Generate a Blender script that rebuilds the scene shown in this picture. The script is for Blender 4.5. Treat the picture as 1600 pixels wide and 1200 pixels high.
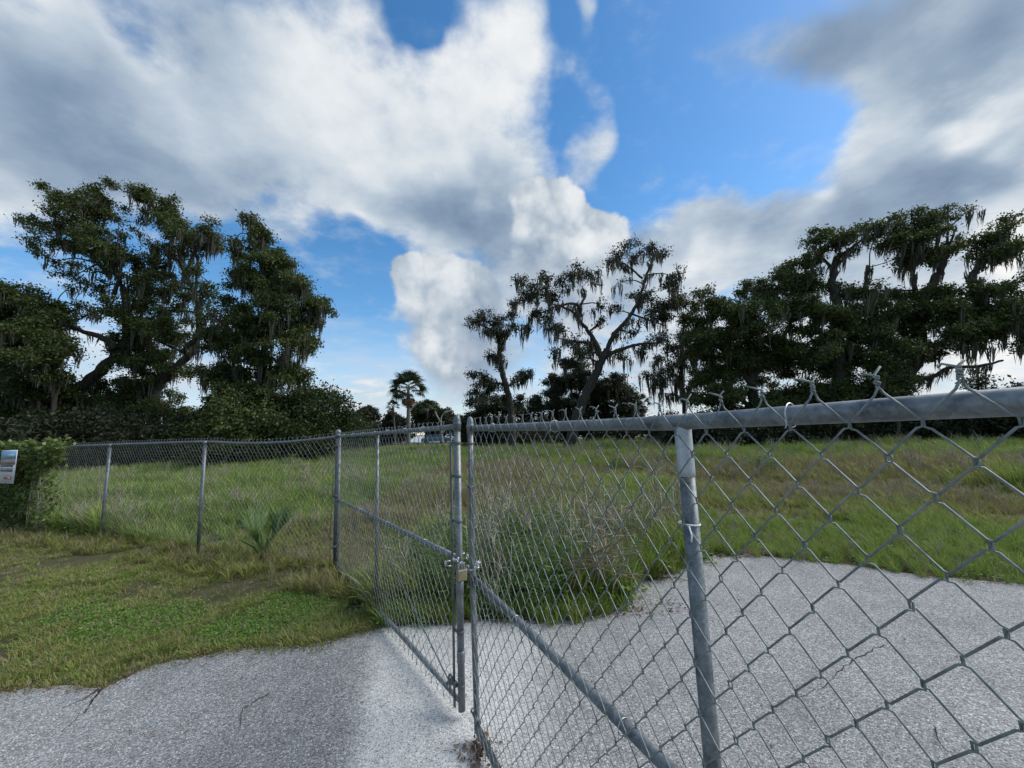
import bpy, math, random
import numpy as np
from mathutils import Vector, Matrix

for o in list(bpy.data.objects): bpy.data.objects.remove(o)
scene = bpy.context.scene
C = scene.collection
rng = np.random.default_rng(7)
random.seed(7)
R = math.radians

# ------------------------------------------------------------------ camera
FPX, PITCH, ROLL, EYE = 601.0, R(7.1), R(2.0), 1.45
cam_d = bpy.data.cameras.new('camera'); cam = bpy.data.objects.new('camera', cam_d); C.objects.link(cam)
cam_d.sensor_width = 36; cam_d.lens = 36 * FPX / 1600; cam_d.clip_start = 0.02; cam_d.clip_end = 9000
_f = np.array([0, math.cos(PITCH), math.sin(PITCH)]); _r0 = np.array([1., 0, 0]); _u0 = np.cross(_r0, _f)
_r = math.cos(ROLL) * _r0 - math.sin(ROLL) * _u0; _u = math.sin(ROLL) * _r0 + math.cos(ROLL) * _u0
M = Matrix((( _r[0], _u[0], -_f[0], 0), (_r[1], _u[1], -_f[1], 0), (_r[2], _u[2], -_f[2], EYE), (0, 0, 0, 1)))
cam.matrix_world = M
scene.camera = cam
scene.render.resolution_x, scene.render.resolution_y = 1024, 768

def ray(px, py): return _f + _r * (px - 800) / FPX + _u * (600 - py) / FPX
def at(px, py, y):                       # the world point seen there, y metres ahead
    d = ray(px, py); return np.array([0, 0, EYE]) + d * (y / d[1])
def gp(px, py, z=0.0):                   # the point of the ground seen there
    d = ray(px, py); return np.array([0, 0, EYE]) + d * ((z - EYE) / d[2])

# ------------------------------------------------------------------ exposure
vs = scene.view_settings
vs.view_transform = 'Standard'; vs.look = 'None'; vs.gamma = 1; vs.use_curve_mapping = False
vs.exposure = 1.3

# ------------------------------------------------------------------ sky and sun
SUN_AZ, SUN_EL = 78.0, 44.0              # degrees to the right of the view, above the horizon
world = bpy.data.worlds.new('World'); scene.world = world; world.use_nodes = True
nt = world.node_tree; nt.nodes.clear()

class X:                                  # tiny expression builder for math nodes
    tree = None
    def __init__(s, k): s.k = k
    @staticmethod
    def op(o, *a, clamp=False):
        n = X.tree.nodes.new('ShaderNodeMath'); n.operation = o; n.use_clamp = clamp
        for i, v in enumerate(a):
            if isinstance(v, X): X.tree.links.new(v.k, n.inputs[i])
            else: n.inputs[i].default_value = float(v)
        return X(n.outputs[0])
    def __add__(s, o): return X.op('ADD', s, o)
    __radd__ = __add__
    def __sub__(s, o): return X.op('SUBTRACT', s, o)
    def __rsub__(s, o): return X.op('SUBTRACT', o, s)
    def __mul__(s, o): return X.op('MULTIPLY', s, o)
    __rmul__ = __mul__
    def __truediv__(s, o): return X.op('DIVIDE', s, o)
def sstep(x, lo, hi):
    n = X.tree.nodes.new('ShaderNodeMapRange'); n.interpolation_type = 'SMOOTHSTEP'
    X.tree.links.new(x.k, n.inputs[0]); n.inputs[1].default_value = lo; n.inputs[2].default_value = hi
    return X(n.outputs[0])
def comb(x, y, z):
    n = X.tree.nodes.new('ShaderNodeCombineXYZ')
    for i, v in enumerate((x, y, z)):
        if isinstance(v, X): X.tree.links.new(v.k, n.inputs[i])
        else: n.inputs[i].default_value = v
    return n.outputs[0]
def noise(vec, scale, detail=5, rough=.55, dist=0.0, color=False):
    n = X.tree.nodes.new('ShaderNodeTexNoise'); X.tree.links.new(vec, n.inputs['Vector'])
    n.inputs['Scale'].default_value = scale; n.inputs['Detail'].default_value = detail
    n.inputs['Roughness'].default_value = rough; n.inputs['Distortion'].default_value = dist
    if color:
        s = X.tree.nodes.new('ShaderNodeSeparateColor'); X.tree.links.new(n.outputs['Color'], s.inputs[0])
        return X(s.outputs[0]), X(s.outputs[1]), X(s.outputs[2])
    return X(n.outputs['Fac'])
def vmath(o, a, b):
    n = X.tree.nodes.new('ShaderNodeVectorMath'); n.operation = o
    X.tree.links.new(a, n.inputs[0])
    if isinstance(b, (tuple, list)): n.inputs[1].default_value = b
    else: X.tree.links.new(b, n.inputs[1])
    return n.outputs[0]
def ramp(x, stops):
    n = X.tree.nodes.new('ShaderNodeValToRGB'); X.tree.links.new(x.k, n.inputs[0])
    e = n.color_ramp.elements
    while len(e) < len(stops): e.new(0.5)
    for i, (p, c) in enumerate(stops): e[i].position = p; e[i].color = (*c, 1)
    return n.outputs[0]
def mixc(f, a, b):
    n = X.tree.nodes.new('ShaderNodeMix'); n.data_type = 'RGBA'
    X.tree.links.new(f.k, n.inputs[0])
    for s, v in ((6, a), (7, b)):
        if isinstance(v, (tuple, list)): n.inputs[s].default_value = (*v, 1)
        else: X.tree.links.new(v, n.inputs[s])
    return n.outputs[2]

X.tree = nt
tc = nt.nodes.new('ShaderNodeTexCoord'); dirv = tc.outputs['Generated']
sp = nt.nodes.new('ShaderNodeSeparateXYZ'); nt.links.new(dirv, sp.inputs[0])
dx, dy, dz = (X(o) for o in sp.outputs)
az = X.op('ARCTAN2', dx, dy); el = X.op('ARCSINE', dz)
def azel(px, py):
    d = ray(px, py); d = d / np.linalg.norm(d); return math.atan2(d[0], d[1]), math.asin(d[2])
def blob(AB, px, py, rx, ry, w=1.0, acc=0.0):    # one cloud mass: where it hangs and how wide it is, in angles of the sky
    a, e = azel(px, py)
    sa = abs(azel(px + rx, py)[0] - azel(px - rx, py)[0]) / 2
    se = abs(azel(px, py + ry)[1] - azel(px, py - ry)[1]) / 2
    m_ = X.tree.nodes.new('ShaderNodeVectorMath'); m_.operation = 'MULTIPLY_ADD'; X.tree.links.new(AB, m_.inputs[0])
    m_.inputs[1].default_value = (1 / sa, 1 / se, 0); m_.inputs[2].default_value = (-a / sa, -e / se, 0)
    d_ = X.tree.nodes.new('ShaderNodeVectorMath'); d_.operation = 'DOT_PRODUCT'; X.tree.links.new(m_.outputs[0], d_.inputs[0]); X.tree.links.new(m_.outputs[0], d_.inputs[1])
    return X.op('MULTIPLY_ADD', X.op('POWER', math.exp(-.9), X(d_.outputs['Value'])), w, acc)
def total(AB, L):
    t = 0.0
    for b in L: t = blob(AB, *b, acc=t)
    return t
wr, wg, wb = noise(dirv, 4.0, 3, .55, color=True)
AB1 = comb(az + (wr - .5) * 0.30, el + (wg - .5) * 0.26, 0.0)
zz = X.op('MAXIMUM', dz, 0.0) + 0.16
plane = comb(dx / zz, dy / zz, 0.0)
fb1 = noise(plane, 1.9, 6, .56)
fb2 = noise(dirv, 5.5, 5, .52)
fb3 = noise(plane, 5.5, 6, .62)
inview = blob(comb(az, el, 0.0), 800, 330, 900, 520, 1.0)
soft = total(AB1, [
    (60, 120, 170, 150, 0.60), (260, 190, 170, 110, 0.60), (430, 90, 160, 120, 0.68), (520, 230, 180, 110, 0.68), (700, 250, 130, 110, 0.64),
    (770, 90, 75, 110, 0.60), (640, 330, 150, 50, 0.56), (150, 20, 90, 70, 0.32), (330, 300, 190, 50, 0.40), (20, 250, 120, 80, 0.40),
    (930, 40, 30, 60, 0.60), (942, 200, 30, 55, 0.64), (905, 250, 40, 50, 0.40),
    (1300, 50, 150, 95, 0.64), (1500, 60, 190, 130, 0.68), (1420, 180, 120, 60, 0.52), (1540, 230, 140, 110, 0.64), (1420, 330, 190, 80, 0.68), (1200, 360, 160, 80, 0.64),
    (1120, 110, 45, 60, 0.40), (1060, 400, 110, 70, 0.52), (1300, 450, 200, 60, 0.48), (1590, 400, 100, 90, 0.40), (980, 560, 130, 60, 0.28), (560, 640, 120, 40, 0.26),
    (500, 440, 110, 70, -0.80), (235, 75, 26, 60, -.30), (650, 55, 40, 55, -1.00), (990, 120, 70, 110, -0.55), (1180, 235, 100, 55, -1.00), (1010, 270, 60, 40, -0.50),
    (1080, 180, 60, 60, -0.30), (560, 400, 60, 40, -0.40), (90, 380, 100, 40, -0.20),
    (760, 350, 110, 60, 0.60), (790, 430, 60, 60, 0.48), (900, 480, 120, 80, 0.56), (20, 320, 90, 50, 0.40), (1150, 560, 200, 60, 0.48), (1450, 560, 200, 70, 0.48), (650, 560, 60, 60, 0.24), (300, 520, 120, 80, 0.36), (880, 130, 30, 50, 0.24), (820, 290, 60, 40, 0.24), (205, 30, 30, 50, -.30), (270, 105, 34, 26, -.30), (870, 60, 30, 90, -.35), (860, 220, 26, 60, -.35), (130, 345, 120, 40, -.35), (330, 360, 120, 40, -.3), (1120, 250, 60, 30, -.25), (600, 380, 40, 30, -.35)])
base = 0.36 - inview * 0.36
denA = base + soft + (fb1 - .5) * 1.35 + (fb2 - .5) * 0.85 + (fb3 - .5) * .75 + .04
up = sstep(el, -.01, .02)
alA = sstep(denA, .14, .80) * up
# light in the soft deck: thin edges bright, thick middles grey
sunv = (math.sin(R(SUN_AZ)) * math.cos(R(SUN_EL)), math.cos(R(SUN_AZ)) * math.cos(R(SUN_EL)), math.sin(R(SUN_EL)))
off = vmath('ADD', dirv, (.030, -.01, .030))
fb2s = noise(off, 5.5, 2, .52)
shA = total(AB1, [(60, 130, 160, 120, -.30), (300, 40, 120, 70, -.16), (330, 290, 200, 55, -.20), (680, 340, 120, 40, -.14), (40, 270, 140, 60, -.25),
                     (560, 200, 150, 110, .26), (780, 100, 70, 90, .22), (450, 120, 70, 80, .15), (700, 200, 60, 60, .12),
                     (1310, 40, 160, 80, -.38), (1500, 70, 150, 80, -.30), (1480, 185, 90, 32, .34), (1560, 215, 50, 28, .3), (1430, 300, 170, 60, -.30), (1180, 330, 110, 60, -.22),
                     (1590, 400, 70, 90, .45), (1120, 390, 60, 22, .26), (1260, 300, 26, 16, .3), (940, 200, 40, 60, .1), (1530, 560, 100, 50, .3), (775, 385, 70, 80, -.22), (960, 440, 90, 70, -.22), (1010, 360, 60, 40, -.2)])
shA = shA + 0.55 + (fb2 - fb2s) * .55 + (fb1 - .5) * .95 + (fb3 - .5) * .7 - (sstep(denA, .6, 1.5) - .4) * .22
colA = ramp(shA, [(0.05, (.19, .28, .41)), (.32, (.33, .43, .56)), (.54, (.54, .63, .73)), (.76, (.80, .85, .89)), (.97, (1.0, 1.0, .99))])
# towering cumulus
def billow(vec):
    n = nt.nodes.new('ShaderNodeTexVoronoi'); n.feature = 'F1'
    nt.links.new(vec, n.inputs['Vector']); n.inputs['Scale'].default_value = 13
    n.inputs['Detail'].default_value = 1.0; n.inputs['Roughness'].default_value = .5; n.inputs['Lacunarity'].default_value = 2.3
    n.normalize = True
    d_ = X(n.outputs['Distance']); return d_ * d_ * 1.3
wv = nt.nodes.new('ShaderNodeTexNoise'); nt.links.new(dirv, wv.inputs['Vector']); wv.inputs['Scale'].default_value = 9; wv.inputs['Detail'].default_value = 4
wc = vmath('SCALE', vmath('SUBTRACT', wv.outputs['Color'], (.5, .5, .5)), (0, 0, 0)); wc.node.inputs['Scale'].default_value = .09
dirw = vmath('ADD', dirv, wc)
bl1 = billow(dirw)
n5 = noise(dirv, 8, 5, .58)
AB2 = comb(az + (wr - .5) * 0.10, el + (wg - .5) * 0.10, 0.0)
cum = total(AB2, [(660, 424, 48, 28, 1.0), (715, 440, 52, 30, .95), (690, 480, 60, 40, .8), (752, 468, 30, 28, .6), (680, 535, 30, 34, .7), (720, 580, 60, 50, .65), (740, 530, 40, 40, .4),
                     (850, 305, 40, 26, 1.0), (868, 345, 54, 38, .95), (935, 362, 40, 26, .9), (900, 390, 64, 40, .8), (840, 400, 40, 50, .5), (900, 470, 70, 60, .7), (830, 560, 110, 60, .5)])
denB = cum + (0.30 - bl1) * 0.75 + (n5 - .5) * 1.1
hard = sstep(el, azel(760, 540)[1], azel(760, 430)[1])
alB = sstep(denB, .46, .64) * hard + sstep(denB, .35, 1.0) * (1.0 - hard)
shB = total(AB2, [(700, 440, 70, 35, .20), (870, 320, 60, 45, .24), (930, 370, 50, 30, .2), (790, 440, 40, 60, -.30), (760, 540, 60, 60, -.18), (690, 535, 30, 30, .12)])
n5s = noise(off, 8, 4, .58)
shB = shB + .13 + (.26 - bl1) * 1.5 + (n5 - n5s) * .9 + (n5 - .5) * .3
colB = ramp(shB, [(0.0, (.32, .41, .53)), (.35, (.50, .58, .67)), (.6, (.74, .79, .84)), (.88, (.93, .95, .96)), (1.0, (1.0, 1.0, .99))])
# thin streaks low over the land
st = noise(comb(az * 2.0, el * 8.0, 0.0), 1.7, 5, .6)
alC = (sstep(st, .42, .80) * sstep(el, .50, .06) * .62 + sstep(el, .32, .0) * .72 + sstep(fb3 + (fb1 - .5) * .6, .50, .85) * .35) * up
alC = X.op('MINIMUM', alC, .88)

sky = nt.nodes.new('ShaderNodeTexSky'); sky.sky_type = 'NISHITA'; sky.sun_disc = False
sky.sun_elevation = R(SUN_EL); sky.sun_rotation = R(SUN_AZ); sky.air_density = 1.0; sky.dust_density = .3; sky.ozone_density = 2.0
bg = nt.nodes.new('ShaderNodeBackground'); hs = nt.nodes.new('ShaderNodeHueSaturation'); hs.inputs['Saturation'].default_value = 1.28; hs.inputs['Hue'].default_value = .496; nt.links.new(sky.outputs[0], hs.inputs['Color']); nt.links.new(hs.outputs[0], bg.inputs[0]); bg.inputs[1].default_value = 0.073
def layer(below, col, al):
    b = nt.nodes.new('ShaderNodeBackground'); nt.links.new(col, b.inputs[0]) if not isinstance(col, tuple) else setattr(b.inputs[0], 'default_value', (*col, 1))
    b.inputs[1].default_value = CLOUD
    m = nt.nodes.new('ShaderNodeMixShader'); nt.links.new(al.k, m.inputs[0]); nt.links.new(below, m.inputs[1]); nt.links.new(b.outputs[0], m.inputs[2])
    return m.outputs[0]
CLOUD = 0.385
s = layer(bg.outputs[0], (.62, .72, .84), alC)
s = layer(s, colA, alA)
s = layer(s, colB, alB)
world.cycles.sampling_method = 'MANUAL'; world.cycles.sample_map_resolution = 512
wo = nt.nodes.new('ShaderNodeOutputWorld'); nt.links.new(s, wo.inputs[0])

sl = bpy.data.lights.new('sun', 'SUN'); sl.energy = 1.5; sl.angle = R(45); sl.color = (1, .95, .87)
so = bpy.data.objects.new('sun', sl); C.objects.link(so)
so.rotation_euler = Vector([-v for v in sunv]).to_track_quat('-Z', 'Y').to_euler()
so.location = (20, 20, 30)
scene.cycles.max_bounces = 4; scene.cycles.diffuse_bounces = 2; scene.cycles.glossy_bounces = 2; scene.cycles.transmission_bounces = 3
#@@SKYEND

# ------------------------------------------------------------------ materials
def new_mat(name):
    m = bpy.data.materials.new(name); m.use_nodes = True
    t = m.node_tree; X.tree = t
    b = t.nodes['Principled BSDF']; b.inputs['Roughness'].default_value = .8
    b.inputs['Specular IOR Level'].default_value = .3
    return m, t, b
def objco(t):
    n = t.nodes.new('ShaderNodeTexCoord'); return n.outputs['Object']
def world_co(t):
    n = t.nodes.new('ShaderNodeNewGeometry'); return n.outputs['Position']
def bump(t, b, h, strength=.4, dist=.02):
    n = t.nodes.new('ShaderNodeBump'); n.inputs['Strength'].default_value = strength; n.inputs['Distance'].default_value = dist
    t.links.new(h.k, n.inputs['Height']); t.links.new(n.outputs[0], b.inputs['Normal'])
def leaf_mat(name, stops, trans=.3, rough=.55, inst=0.0):
    m, t, b = new_mat(name)
    g = t.nodes.new('ShaderNodeNewGeometry'); x = X(g.outputs['Random Per Island'])
    if inst:
        oi = t.nodes.new('ShaderNodeObjectInfo'); x = x * (1 - inst) + X(oi.outputs['Random']) * inst
    col = ramp(x, stops)
    t.links.new(col, b.inputs['Base Color']); b.inputs['Roughness'].default_value = rough
    tr = t.nodes.new('ShaderNodeBsdfTranslucent'); t.links.new(col, tr.inputs[0])
    mx = t.nodes.new('ShaderNodeMixShader'); mx.inputs[0].default_value = trans
    t.links.new(b.outputs[0], mx.inputs[1]); t.links.new(tr.outputs[0], mx.inputs[2])
    t.links.new(mx.outputs[0], t.nodes['Material Output'].inputs[0])
    return m
MAT = {}
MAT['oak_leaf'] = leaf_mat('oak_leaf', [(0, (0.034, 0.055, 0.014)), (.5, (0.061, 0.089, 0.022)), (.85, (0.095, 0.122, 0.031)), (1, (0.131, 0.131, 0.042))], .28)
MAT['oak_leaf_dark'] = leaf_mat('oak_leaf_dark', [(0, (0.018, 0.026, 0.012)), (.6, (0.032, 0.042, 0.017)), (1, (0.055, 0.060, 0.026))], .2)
MAT['moss'] = leaf_mat('moss', [(0, (0.058, 0.062, 0.044)), (.6, (0.111, 0.111, 0.081)), (1, (0.169, 0.163, 0.120))], .25, .9)
MAT['shrub_leaf'] = leaf_mat('shrub_leaf', [(0, (0.019, 0.035, 0.009)), (.6, (0.037, 0.060, 0.015)), (1, (0.071, 0.092, 0.026))], .3)
MAT['fennel'] = leaf_mat('fennel', [(0, (0.061, 0.120, 0.031)), (.6, (0.110, 0.194, 0.053)), (1, (0.190, 0.271, 0.079))], .35)
MAT['vine_leaf'] = leaf_mat('vine_leaf', [(0, (0.054, 0.082, 0.019)), (.5, (0.101, 0.147, 0.035)), (.85, (0.154, 0.202, 0.054)), (1, (0.203, 0.224, 0.097))], .3)
MAT['grass_green'] = leaf_mat('grass_green', [(0, (0.115, 0.189, 0.030)), (.6, (0.196, 0.296, 0.051)), (1, (0.343, 0.408, 0.093))], .35, .6, .35)
MAT['grass_olive'] = leaf_mat('grass_olive', [(0, (0.156, 0.181, 0.044)), (.6, (0.260, 0.275, 0.077)), (1, (0.416, 0.384, 0.136))], .35, .6, .35)
MAT['grass_dry'] = leaf_mat('grass_dry', [(0, (0.184, 0.149, 0.083)), (.6, (0.299, 0.241, 0.143)), (1, (0.414, 0.356, 0.231))], .3, .8, .35)
MAT['dead_stalk'] = leaf_mat('dead_stalk', [(0, (.20, .175, .12)), (.6, (.38, .34, .25)), (1, (.54, .50, .39))], .1, .9)
MAT['weed_leaf'] = leaf_mat('weed_leaf', [(0, (0.085, 0.168, 0.026)), (.6, (0.151, 0.265, 0.042)), (1, (0.245, 0.353, 0.067))], .35, .55, .3)
MAT['palm_green'] = leaf_mat('palm_green', [(0, (.028, .042, .020)), (1, (.065, .085, .042))], .25)
MAT['palm_dead'] = leaf_mat('palm_dead', [(0, (0.143, 0.085, 0.049)), (1, (0.286, 0.182, 0.111))], .15, .9)
MAT['dry_leaf'] = leaf_mat('dry_leaf', [(0, (.10, .055, .035)), (.6, (.19, .12, .075)), (1, (.30, .22, .15))], .15, .8)

def bark(name, a, b2, sc=9):
    m, t, b = new_mat(name); co = objco(t)
    mp = vmath('MULTIPLY', co, (1, 1, .25))
    n = noise(mp, sc, 6, .65); t.links.new(ramp(n, [(.3, a), (.7, b2)]), b.inputs['Base Color']); b.inputs['Roughness'].default_value = .95
    bump(t, b, n, .7, .05); return m
MAT['bark'] = bark('bark', (.022, .019, .015), (.075, .067, .056))
MAT['bark_pale'] = bark('bark_pale', (.22, .20, .17), (.42, .39, .34))
MAT['snag_bark'] = bark('snag_bark', (.07, .062, .052), (.17, .15, .125))
MAT['palm_bark'] = bark('palm_bark', (.09, .08, .065), (.20, .18, .15))
def galv(name, a, b2, metal=.55, rough=.5, sc=18):
    m, t, b = new_mat(name); co = objco(t)
    n1 = noise(co, sc, 6, .6); n2 = noise(co, sc * 9, 4, .6); n3 = noise(vmath('MULTIPLY', co, (6, 6, 1.2)), 5, 5, .6)
    vo = X.tree.nodes.new('ShaderNodeTexVoronoi'); X.tree.links.new(co, vo.inputs['Vector']); vo.inputs['Scale'].default_value = sc * 7
    vs_ = X.tree.nodes.new('ShaderNodeSeparateColor'); X.tree.links.new(vo.outputs['Color'], vs_.inputs[0])
    f = n1 * .40 + n2 * .17 + n3 * .33 + X(vs_.outputs[0]) * .10
    t.links.new(ramp(f, [(.36, a), (.62, b2)]), b.inputs['Base Color'])
    b.inputs['Metallic'].default_value = metal
    t.links.new((f * .5 + (rough - .25)).k, b.inputs['Roughness']); bump(t, b, n2, .12, .002); return m
MAT['pipe'] = galv('pipe', (.075, .090, .098), (.26, .28, .285))
MAT['pipe_dark'] = galv('pipe_dark', (.07, .085, .09), (.17, .19, .20), .5, .6)
MAT['wire'] = galv('wire', (.115, .140, .134), (.27, .30, .29), .45, .5, 30)
MAT['wire_old'] = galv('wire_old', (.13, .155, .148), (.27, .30, .285), .35, .6, 30)
MAT['chain'] = galv('chain', (.38, .40, .41), (.62, .64, .65), .85, .4, 60)
MAT['brass'] = galv('brass', (.22, .185, .12), (.36, .31, .21), .5, .55, 60)
MAT['tape'] = galv('tape', (.75, .75, .74), (.85, .85, .84), .0, .7, 40)

def plain(name, col, rough=.8, var=.2, sc=8, metal=0):
    m, t, b = new_mat(name); n = noise(objco(t), sc, 5, .6)
    t.links.new(ramp(n, [(.3, tuple(c * (1 - var) for c in col)), (.7, tuple(min(1, c * (1 + var)) for c in col))]), b.inputs['Base Color'])
    b.inputs['Roughness'].default_value = rough; b.inputs['Metallic'].default_value = metal; return m

# ------------------------------------------------------------------ mesh helpers
class MB:
    def __init__(s): s.v = []; s.f = []; s.n = 0
    def add(s, v, f):
        v = np.asarray(v, float); s.v.append(v); s.f += [tuple(int(i) + s.n for i in q) for q in f]; s.n += len(v)
    def box(s, c, size, rz=0):
        a = np.array([[x, y, z] for z in (-.5, .5) for y in (-.5, .5) for x in (-.5, .5)]) * np.array(size)
        if rz: a[:, :2] = a[:, :2] @ np.array([[math.cos(rz), math.sin(rz)], [-math.sin(rz), math.cos(rz)]])
        s.add(a + np.array(c), [(0, 2, 3, 1), (4, 5, 7, 6), (0, 1, 5, 4), (2, 6, 7, 3), (0, 4, 6, 2), (1, 3, 7, 5)])
    def tube(s, P, r, n=8, cap=True):
        P = np.asarray(P, float); k = len(P); r = np.broadcast_to(np.asarray(r, float), (k,))
        T = np.gradient(P, axis=0); T /= np.linalg.norm(T, axis=1)[:, None] + 1e-12
        ref = np.array([0, 0, 1.]) if abs(T[0] @ np.array([0, 0, 1.])) < .9 else np.array([1., 0, 0])
        N = np.cross(T[0], ref); N /= np.linalg.norm(N); Ns = [N]
        for i in range(1, k):
            N = Ns[-1] - T[i] * (Ns[-1] @ T[i]); N /= np.linalg.norm(N) + 1e-12; Ns.append(N)
        Ns = np.array(Ns); B = np.cross(T, Ns)
        a = np.linspace(0, 2 * math.pi, n, endpoint=False)
        V = P[:, None] + r[:, None, None] * (np.cos(a)[None, :, None] * Ns[:, None] + np.sin(a)[None, :, None] * B[:, None])
        F = [(i * n + j, i * n + (j + 1) % n, (i + 1) * n + (j + 1) % n, (i + 1) * n + j) for i in range(k - 1) for j in range(n)]
        if cap: F += [tuple(range(n - 1, -1, -1)), tuple(range((k - 1) * n, k * n))]
        s.add(V.reshape(-1, 3), F)
    def lathe(s, c, prof, n=14):
        a = np.linspace(0, 2 * math.pi, n, endpoint=False)
        V = np.array([[c[0] + r * math.cos(t), c[1] + r * math.sin(t), c[2] + z] for r, z in prof for t in a])
        F = [(i * n + j, i * n + (j + 1) % n, (i + 1) * n + (j + 1) % n, (i + 1) * n + j) for i in range(len(prof) - 1) for j in range(n)]
        F += [tuple(range(n - 1, -1, -1)), tuple(range((len(prof) - 1) * n, len(prof) * n))]
        s.add(V, F)
    def torus(s, c, R_, r, axis, n=16, m=6, sx=1.0):
        axis = np.array(axis, float); axis /= np.linalg.norm(axis)
        ref = np.array([0, 0, 1.]) if abs(axis[2]) < .9 else np.array([1., 0, 0])
        e1 = np.cross(axis, ref); e1 /= np.linalg.norm(e1); e2 = np.cross(axis, e1)
        V = []; F = []
        for i in range(n):
            t = 2 * math.pi * i / n; d = e1 * math.cos(t) + e2 * math.sin(t) * sx
            for j in range(m):
                q = 2 * math.pi * j / m; V.append(np.array(c) + d * R_ + (e1 * math.cos(t) + e2 * math.sin(t)) * r * math.cos(q) + axis * r * math.sin(q))
                F.append((i * m + j, ((i + 1) % n) * m + j, ((i + 1) % n) * m + (j + 1) % m, i * m + (j + 1) % m))
        s.add(V, F)
    def mesh(s, name, mat, smooth=True):
        me = bpy.data.meshes.new(name)
        me.from_pydata(np.concatenate(s.v).tolist() if s.v else [], [], s.f); me.update()
        if mat: me.materials.append(mat)
        if smooth: me.polygons.foreach_set('use_smooth', [True] * len(me.polygons))
        return me
    def build(s, name, mat, parent=None, smooth=True): return obj(name, s.mesh(name, mat, smooth), parent)
def obj(name, me, parent=None):
    o = bpy.data.objects.new(name, me); C.objects.link(o)
    if parent: o.parent = parent
    return o
def quads(name, V, mat):                   # V (N,4,3): N separate faces
    V = np.asarray(V, np.float32); n = len(V)
    me = bpy.data.meshes.new(name)
    me.vertices.add(n * 4); me.vertices.foreach_set('co', V.reshape(-1))
    me.loops.add(n * 4); me.loops.foreach_set('vertex_index', np.arange(n * 4, dtype=np.int32))
    me.polygons.add(n); me.polygons.foreach_set('loop_start', np.arange(0, n * 4, 4, dtype=np.int32)); me.polygons.foreach_set('loop_total', np.full(n, 4, np.int32))
    me.update(calc_edges=True); me.materials.append(mat); return me
def strips(name, P, W, S, mat):             # P (N,k,3) spines, W (N,k) half widths, S (N,3) side vectors: N ribbons
    N, k, _ = P.shape
    V = np.stack([P - S[:, None] * W[..., None], P + S[:, None] * W[..., None]], 2).reshape(-1, 3).astype(np.float32)
    b = (np.arange(N) * 2 * k)[:, None] + (np.arange(k - 1) * 2)[None]
    F = np.stack([b, b + 1, b + 3, b + 2], -1).reshape(-1).astype(np.int32); n = len(F) // 4
    me = bpy.data.meshes.new(name)
    me.vertices.add(len(V)); me.vertices.foreach_set('co', V.reshape(-1))
    me.loops.add(n * 4); me.loops.foreach_set('vertex_index', F)
    me.polygons.add(n); me.polygons.foreach_set('loop_start', np.arange(0, n * 4, 4, dtype=np.int32)); me.polygons.foreach_set('loop_total', np.full(n, 4, np.int32))
    me.update(calc_edges=True); me.materials.append(mat); return me
def unit(a): return a / (np.linalg.norm(a, axis=-1, keepdims=True) + 1e-9)
def leaf_quads(P, L, W, droop=.15):
    n = len(P); a = unit(rng.normal(size=(n, 3)) + np.array([0, 0, -droop])); b = unit(np.cross(a, rng.normal(size=(n, 3))))
    nn = np.cross(a, b); L = np.broadcast_to(L, (n,))[:, None]; W = np.broadcast_to(W, (n,))[:, None]
    return np.stack([P, P + a * L * .45 + b * W + nn * L * .08, P + a * L, P + a * L * .5 - b * W + nn * L * .08], 1)
def thing(name, label, cat, loc=(0, 0, 0), rz=0, group=None):
    o = bpy.data.objects.new(name, None); C.objects.link(o); o.empty_display_size = .1
    o.location = tuple(float(v) for v in loc); o.rotation_euler = (0, 0, rz); tag(o, label, cat, group); return o
def tag(o, label, cat, group=None):
    o['label'] = label; o['category'] = cat
    if group: o['group'] = group
    return o
def struct(o): o['kind'] = 'structure'; return o
def stuff(o): o['kind'] = 'stuff'; return o

# ------------------------------------------------------------------ ground, driveway, lake
HINGE = np.array([-2.035, 4.491]); LATCH = np.array([-.315, 2.16])
FDIR = np.array([-4.546, 1.812]); FDIR /= np.linalg.norm(FDIR)
edge_px = [(-260, 1085), (0, 1082), (60, 1076), (120, 1072), (160, 1078), (200, 1058), (240, 1040), (290, 1032), (335, 1022), (352, 1016), (400, 1012), (470, 1010), (520, 1000), (560, 988), (600, 977), (680, 972),
           (770, 968), (850, 972), (905, 968), (955, 952), (975, 930), (990, 908), (1040, 898), (1062, 884), (1120, 868), (1180, 868), (1250, 876), (1330, 884), (1450, 901), (1600, 914)]
edge = [gp(*p)[:2] for p in edge_px]
edge += [np.array([6.2, 3.0]), np.array([9.0, 2.2]), np.array([14, 0.8])]
fine = []
for a, b in zip(edge[:-1], edge[1:]):
    k = max(1, int(np.linalg.norm(b - a) / .05))
    for i in range(k):
        q = a + (b - a) * i / k; fine.append(q + rng.normal(size=2) * .010)
PAVE = np.array(fine + [np.array([14, -14]), np.array([-14, -14]), np.array([-14, 2.55])])
def inside(P, poly):
    x, y = P[:, 0], P[:, 1]; r = np.zeros(len(P), bool); j = len(poly) - 1
    for i in range(len(poly)):
        xi, yi = poly[i]; xj, yj = poly[j]
        r ^= ((yi > y) != (yj > y)) & (x < (xj - xi) * (y - yi) / (yj - yi + 1e-12) + xi); j = i
    return r
def gz(x, y):                              # gentle lie of the land beyond the drive
    x = np.asarray(x, float); y = np.asarray(y, float)
    k = np.clip((np.hypot(x, y) - 7) / 8, 0, 1) * np.clip((70 - y) / 20, 0, 1)
    return k * (.10 * np.sin(x * .31 + 1) * np.cos(y * .27) + .06 * np.sin(x * .83 + y * .6)) - .012
xs = np.concatenate([-np.geomspace(3000, 42, 14), np.arange(-40, 40.1, .8), np.geomspace(42, 3000, 14)])
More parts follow.
